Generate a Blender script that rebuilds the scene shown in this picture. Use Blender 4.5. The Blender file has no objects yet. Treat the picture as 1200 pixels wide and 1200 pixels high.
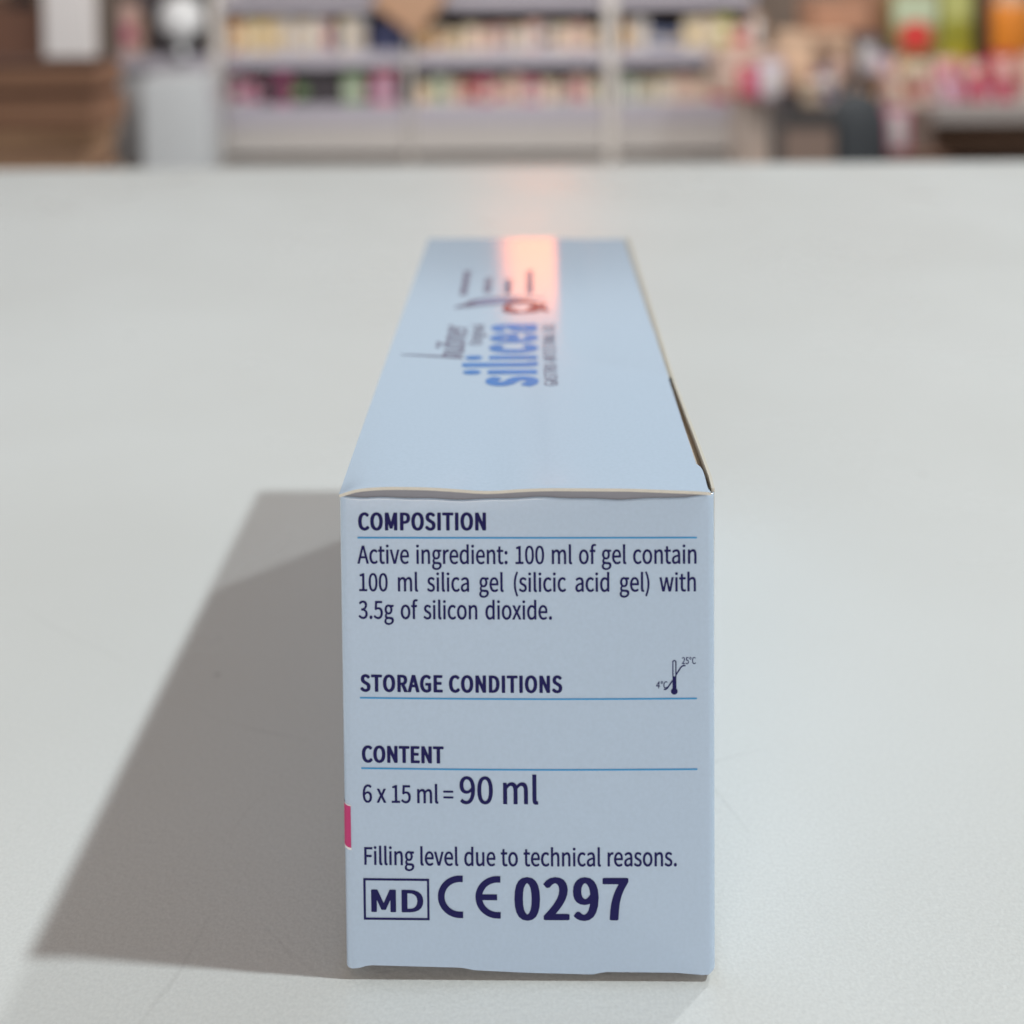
import bpy, bmesh, math, random
from mathutils import Vector, Matrix

# ------------------------------------------------------------------ camera, world, lamps, exposure
scene = bpy.context.scene
col = scene.collection
MM = 0.001
CT = 0.92                      # height of the counter top above the shop floor
LIFT = 0.0012                  # the carton stands on its base board
CAM = Vector((-0.00147, 0.0, CT + LIFT + 0.15253))
PITCH, ROLL = 0.03911, -0.00865
cam_data = bpy.data.cameras.new('camera')
cam_data.sensor_fit = 'HORIZONTAL'; cam_data.sensor_width = 36.0
cam_data.lens = 36.0 * 1400.0 / 1200.0
cam_data.shift_y = -(600 + 8.957) / 1200.0
cam_data.clip_start = 0.01; cam_data.clip_end = 60.0
cam_data.dof.use_dof = True
cam_data.dof.focus_distance = 0.183
cam_data.dof.aperture_fstop = 10.5
cam = bpy.data.objects.new('camera', cam_data); col.objects.link(cam)
cp, sp = math.cos(PITCH), math.sin(PITCH); cr, sr = math.cos(ROLL), math.sin(ROLL)
fwd = Vector((0, cp, -sp)); up0 = Vector((0, sp, cp)); rt0 = Vector((1, 0, 0))
rt = rt0 * cr + up0 * sr; up = up0 * cr - rt0 * sr
m = Matrix((rt, up, -fwd)).transposed().to_4x4(); m.translation = CAM
cam.matrix_world = m
scene.camera = cam

world = bpy.data.worlds.new('World'); scene.world = world; world.use_nodes = True
wn, wk = world.node_tree.nodes, world.node_tree.links      # shop interior: brighter, cooler light low down all round, dim warm ceiling above
bgn = wn['Background']; bgn.inputs[1].default_value = 1.0
wtc = wn.new('ShaderNodeTexCoord'); wsx = wn.new('ShaderNodeSeparateXYZ'); wramp = wn.new('ShaderNodeValToRGB')
wk.new(wtc.outputs['Generated'], wsx.inputs[0]); wk.new(wsx.outputs['Z'], wramp.inputs['Fac']); wk.new(wramp.outputs['Color'], bgn.inputs[0])
_e = wramp.color_ramp.elements
_e[0].position = 0.0; _e[0].color = (0.31, 0.235, 0.18, 1)
_e[1].position = 1.0; _e[1].color = (0.17, 0.108, 0.062, 1)
for _p, _c in ((0.13, (0.50, 0.48, 0.47, 1)), (0.2, (0.94, 1.0, 1.07, 1)), (0.42, (0.88, 0.94, 1.0, 1)), (0.6, (0.16, 0.108, 0.07, 1))):
    _x = _e.new(_p); _x.color = _c

scene.render.engine = 'CYCLES'
scene.view_settings.view_transform = 'Standard'; scene.view_settings.look = 'None'
scene.view_settings.exposure = -0.15; scene.view_settings.gamma = 1.0
scene.view_settings.use_curve_mapping = False
scene.cycles.use_denoising = True
scene.cycles.max_bounces = 8
scene.cycles.sample_clamp_indirect = 6.0

BOX_O = Vector((0.0, 0.17161, CT + LIFT)); BOX_YAW = -0.0169
W, H, L = 55.0, 72.67, 151.85   # carton in millimetres

def lamp(name, loc, target, size, energy, color, size_y=None):
    d = bpy.data.lights.new(name, 'AREA'); d.energy = energy; d.color = color
    d.shape = 'DISK' if size_y is None else 'RECTANGLE'
    d.size = size
    if size_y: d.size_y = size_y
    o = bpy.data.objects.new(name, d); col.objects.link(o); o.location = loc
    o.rotation_euler = (Vector(target) - Vector(loc)).to_track_quat('-Z', 'Y').to_euler()
    return o
aim = BOX_O + Vector((0, 0.08, 0.03))
def beside_carton(x, y, z): return BOX_O + Matrix.Rotation(BOX_YAW, 3, 'Z') @ Vector((x, y, z))
lamp('ceiling_spot_lamp', beside_carton(1.955, -0.165, 3.02), aim, 0.12, 82.0, (0.86, 0.96, 0.985))
lamp('ceiling_spot_lamp', beside_carton(1.56, 1.607, 2.47), aim, 0.11, 25.0, (0.92, 0.98, 1.0))
lamp('shelf_fill_lamp', (0.3, 4.1, CT + 1.75), (0.1, 6.1, CT - 0.35), 4.2, 102.0, (1.0, 0.95, 0.9), 0.4)  # unseen lamp added so the distant shelves are not dim
lamp('front_fill_lamp', (-0.6, -2.2, CT + 0.62), (0.0, 0.17, CT + 0.04), 1.2, 23.0, (1.0, 0.87, 0.80), 0.8)  # soft fill added behind the camera to brighten the carton front

# ------------------------------------------------------------------ helpers
def srgb(r, g, b, k=1.0):
    f = lambda c: ((c / 255.0) / 12.92 if c <= 10 else (((c / 255.0) + 0.055) / 1.055) ** 2.4) * k
    return (min(f(r), .95), min(f(g), .95), min(f(b), .95), 1.0)

MATS = {}
def mat(name, color, rough=0.5, spec=0.5, metal=0.0, noise=0.0, nscale=40.0, bump=0.0, bscale=600.0, coat=0.0, coat_rough=0.1):
    if name in MATS: return MATS[name]
    M = bpy.data.materials.new(name); M.use_nodes = True; N = M.node_tree.nodes; K = M.node_tree.links
    p = N['Principled BSDF']
    p.inputs['Base Color'].default_value = color; p.inputs['Roughness'].default_value = rough
    p.inputs['Specular IOR Level'].default_value = spec; p.inputs['Metallic'].default_value = metal
    p.inputs['Coat Weight'].default_value = coat; p.inputs['Coat Roughness'].default_value = coat_rough
    if noise or bump:
        tc = N.new('ShaderNodeTexCoord')
    if noise:
        t = N.new('ShaderNodeTexNoise'); t.inputs['Scale'].default_value = nscale; t.inputs['Detail'].default_value = 5
        K.new(tc.outputs['Object'], t.inputs['Vector'])
        mx = N.new('ShaderNodeMix'); mx.data_type = 'RGBA'
        mx.inputs['A'].default_value = tuple(c * (1 - noise) for c in color[:3]) + (1,)
        mx.inputs['B'].default_value = tuple(min(.95, c * (1 + noise)) for c in color[:3]) + (1,)
        K.new(t.outputs['Fac'], mx.inputs['Factor']); K.new(mx.outputs['Result'], p.inputs['Base Color'])
    if bump:
        t2 = N.new('ShaderNodeTexNoise'); t2.inputs['Scale'].default_value = bscale; t2.inputs['Detail'].default_value = 3
        K.new(tc.outputs['Object'], t2.inputs['Vector'])
        b = N.new('ShaderNodeBump'); b.inputs['Strength'].default_value = bump; b.inputs['Distance'].default_value = 0.0002
        K.new(t2.outputs['Fac'], b.inputs['Height']); K.new(b.outputs['Normal'], p.inputs['Normal'])
    MATS[name] = M
    return M

def link_mesh(name, verts, faces, mats, parent=None, midx=None, smooth=False):
    me = bpy.data.meshes.new(name); me.from_pydata([tuple(v) for v in verts], [], faces)
    for mm in (mats if isinstance(mats, (list, tuple)) else [mats]): me.materials.append(mm)
    if midx:
        for p, i in zip(me.polygons, midx): p.material_index = i
    if smooth:
        for p in me.polygons: p.use_smooth = True
    me.update()
    o = bpy.data.objects.new(name, me); col.objects.link(o)
    if parent: o.parent = parent
    return o

def tag(o, label=None, cat=None, group=None, kind=None):
    if label: o['label'] = label
    if cat: o['category'] = cat
    if group: o['group'] = group
    if kind: o['kind'] = kind
    return o

def empty(name, loc, rz=0.0):
    o = bpy.data.objects.new(name, None); col.objects.link(o); o.location = loc; o.rotation_euler = (0, 0, rz)
    o.empty_display_size = 0.05
    return o

class MB:
    """collects boxes, lathes and tubes for one mesh"""
    def __init__(s): s.v = []; s.f = []; s.m = []
    def box(s, x0, x1, y0, y1, z0, z1, mi=0, bevel=0.0, rot=None):
        bm = bmesh.new(); bmesh.ops.create_cube(bm, size=1.0)
        for v in bm.verts:
            v.co = Vector(((x0 + x1) / 2 + v.co.x * (x1 - x0), (y0 + y1) / 2 + v.co.y * (y1 - y0), (z0 + z1) / 2 + v.co.z * (z1 - z0)))
        if bevel: bmesh.ops.bevel(bm, geom=bm.edges[:], offset=bevel, segments=2, affect='EDGES', profile=0.6)
        if rot: bmesh.ops.transform(bm, matrix=rot, verts=bm.verts)
        s.add(bm, mi); return s
    def add(s, bm, mi=0):
        o = len(s.v); bm.verts.index_update()
        s.v += [v.co.copy() for v in bm.verts]
        for f in bm.faces: s.f.append([o + v.index for v in f.verts]); s.m.append(mi)
        bm.free()
    def lathe(s, prof, cx=0, cy=0, n=20, mi=0, sx=1.0, sy=1.0):
        """prof: list of (radius, z[, material])"""
        o = len(s.v)
        for p in prof:
            for k in range(n):
                a = 2 * math.pi * k / n; s.v.append(Vector((cx + p[0] * sx * math.cos(a), cy + p[0] * sy * math.sin(a), p[1])))
        for i in range(len(prof) - 1):
            for k in range(n):
                s.f.append([o + i * n + k, o + i * n + (k + 1) % n, o + (i + 1) * n + (k + 1) % n, o + (i + 1) * n + k])
                s.m.append(prof[i][2] if len(prof[i]) > 2 else mi)
        s.f.append([o + k for k in reversed(range(n))]); s.m.append(prof[0][2] if len(prof[0]) > 2 else mi)
        t = o + (len(prof) - 1) * n
        s.f.append([t + k for k in range(n)]); s.m.append(prof[-1][2] if len(prof[-1]) > 2 else mi)
        return s
    def build(s, name, mats, parent=None, smooth=False):
        return link_mesh(name, s.v, s.f, mats, parent, s.m, smooth)

def lerp_table(t, x):
    if x <= t[0][0]: return t[0][1]
    for (a, va), (b, vb) in zip(t, t[1:]):
        if x <= b:
            k = (x - a) / (b - a); return va + (vb - va) * k
    return t[-1][1]
def smooth_table(t, x, r=1.6):
    return sum(lerp_table(t, x + r * d) * w for d, w in ((-1, .25), (0, .5), (1, .25)))

# ------------------------------------------------------------------ materials
def counter_material():
    M = mat('counter_laminate', (0.70, 0.715, 0.70, 1), rough=0.30, spec=0.45)
    N = M.node_tree.nodes; K = M.node_tree.links; p = N['Principled BSDF']
    tc = N.new('ShaderNodeTexCoord')
    n1 = N.new('ShaderNodeTexNoise'); n1.inputs['Scale'].default_value = 9; n1.inputs['Detail'].default_value = 4
    n2 = N.new('ShaderNodeTexNoise'); n2.inputs['Scale'].default_value = 900; n2.inputs['Detail'].default_value = 2
    vo = N.new('ShaderNodeTexVoronoi'); vo.inputs['Scale'].default_value = 26; vo.inputs['Randomness'].default_value = 1
    for t in (n1, n2, vo): K.new(tc.outputs['Object'], t.inputs['Vector'])
    r1 = N.new('ShaderNodeValToRGB')
    r1.color_ramp.elements[0].position = 0.3; r1.color_ramp.elements[0].color = (0.665, 0.67, 0.65, 1)
    r1.color_ramp.elements[1].position = 0.7; r1.color_ramp.elements[1].color = (0.705, 0.715, 0.70, 1)
    K.new(n1.outputs['Fac'], r1.inputs['Fac'])
    # sparse dust specks
    r2 = N.new('ShaderNodeValToRGB')
    r2.color_ramp.elements[0].position = 0.014; r2.color_ramp.elements[0].color = (1, 1, 1, 1)
    r2.color_ramp.elements[1].position = 0.022; r2.color_ramp.elements[1].color = (0, 0, 0, 1)
    K.new(vo.outputs['Distance'], r2.inputs['Fac'])
    sc_ = N.new('ShaderNodeMath'); sc_.operation = 'MULTIPLY'; sc_.inputs[1].default_value = 0.6; K.new(r2.outputs['Color'], sc_.inputs[0])
    mx = N.new('ShaderNodeMix'); mx.data_type = 'RGBA'; mx.inputs['B'].default_value = (0.22, 0.21, 0.2, 1)
    K.new(sc_.outputs[0], mx.inputs['Factor']); K.new(r1.outputs['Color'], mx.inputs['A'])
    n3 = N.new('ShaderNodeTexNoise'); n3.inputs['Scale'].default_value = 1900; n3.inputs['Detail'].default_value = 1
    K.new(tc.outputs['Object'], n3.inputs['Vector'])
    mr = N.new('ShaderNodeMapRange'); mr.inputs['From Min'].default_value = 0.3; mr.inputs['From Max'].default_value = 0.7; mr.inputs['To Min'].default_value = 0.955; mr.inputs['To Max'].default_value = 1.045
    K.new(n3.outputs['Fac'], mr.inputs['Value'])
    vm = N.new('ShaderNodeVectorMath'); vm.operation = 'SCALE'; K.new(mx.outputs['Result'], vm.inputs[0]); K.new(mr.outputs['Result'], vm.inputs['Scale'])
    K.new(vm.outputs['Vector'], p.inputs['Base Color'])
    v2 = N.new('ShaderNodeTexVoronoi'); v2.feature = 'DISTANCE_TO_EDGE'; v2.inputs['Scale'].default_value = 7.0
    wob = N.new('ShaderNodeVectorMath'); wob.operation = 'MULTIPLY_ADD'; wob.inputs[1].default_value = (0.05, 0.05, 0.0)
    K.new(n1.outputs['Color'], wob.inputs[0]); K.new(tc.outputs['Object'], wob.inputs[2]); K.new(wob.outputs['Vector'], v2.inputs['Vector'])
    s1 = N.new('ShaderNodeMapRange'); s1.inputs['From Min'].default_value = 0.0; s1.inputs['From Max'].default_value = 0.0022; s1.inputs['To Min'].default_value = 0.13; s1.inputs['To Max'].default_value = 0.0
    K.new(v2.outputs['Distance'], s1.inputs['Value'])
    n5 = N.new('ShaderNodeTexNoise'); n5.inputs['Scale'].default_value = 22; K.new(tc.outputs['Object'], n5.inputs['Vector'])
    s2 = N.new('ShaderNodeMapRange'); s2.inputs['From Min'].default_value = 0.52; s2.inputs['From Max'].default_value = 0.62; K.new(n5.outputs['Fac'], s2.inputs['Value'])
    s3 = N.new('ShaderNodeMath'); s3.operation = 'MULTIPLY'; K.new(s1.outputs['Result'], s3.inputs[0]); K.new(s2.outputs['Result'], s3.inputs[1])
    s4 = N.new('ShaderNodeMath'); s4.operation = 'MAXIMUM'; K.new(sc_.outputs[0], s4.inputs[0]); K.new(s3.outputs[0], s4.inputs[1]); K.new(s4.outputs[0], mx.inputs['Factor'])
    n4 = N.new('ShaderNodeTexNoise'); n4.inputs['Scale'].default_value = 14; n4.inputs['Detail'].default_value = 6; n4.inputs['Distortion'].default_value = 1.2
    K.new(tc.outputs['Object'], n4.inputs['Vector'])
    m4 = N.new('ShaderNodeMapRange'); m4.inputs['From Min'].default_value = 0.35; m4.inputs['From Max'].default_value = 0.65; m4.inputs['To Min'].default_value = 0.27; m4.inputs['To Max'].default_value = 0.36
    K.new(n4.outputs['Fac'], m4.inputs['Value']); K.new(m4.outputs['Result'], p.inputs['Roughness'])
    b = N.new('ShaderNodeBump'); b.inputs['Strength'].default_value = 0.42; b.inputs['Distance'].default_value = 0.0002
    K.new(n2.outputs['Fac'], b.inputs['Height']); K.new(b.outputs['Normal'], p.inputs['Normal'])
    return M
M_COUNTER = counter_material()
M_CARTON = mat('carton_print', (0.432, 0.545, 0.68, 1), rough=0.11, spec=0.95, noise=0.06, nscale=1700, bump=0.02, bscale=1500)
M_BOARD = mat('carton_board', (0.66, 0.63, 0.55, 1), rough=0.8, noise=0.08, nscale=700)
M_INNER = mat('carton_inside', (0.66, 0.62, 0.56, 1), rough=0.85)
M_SHADE_BOARD = mat('shade_grey_board', (0.25, 0.255, 0.285, 1), rough=0.6, noise=0.05, nscale=500)  # dark grey holds painted shade: below the lid lip and under the carton
M_INK = mat('navy_ink', (0.012, 0.0105, 0.085, 1), rough=0.5, spec=0.15)
M_LINE = mat('sky_blue_ink', (0.04, 0.28, 0.58, 1), rough=0.4, spec=0.3)
M_FOIL = mat('blue_foil', (0.02, 0.21, 0.60, 1), rough=0.3, noise=0.2, nscale=120, spec=0.4)
M_SWOOSH = mat('pale_violet_ink', (0.26, 0.31, 0.50, 1), rough=0.3)
M_SLIT_FILL = mat('slit_fill_board', (0.60, 0.52, 0.43, 1), rough=0.9)  # pale board for the flap added to brighten the lid slit
M_GREYINK = mat('grey_violet_ink', (0.16, 0.15, 0.24, 1), rough=0.35, spec=0.3)
M_REDINK = mat('dark_red_ink', (0.20, 0.02, 0.05, 1), rough=0.25)
M_PINK = mat('magenta_print', (0.50, 0.03, 0.16, 1), rough=0.4)
M_WHITE = mat('white_print', (0.75, 0.74, 0.74, 1), rough=0.5)

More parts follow.
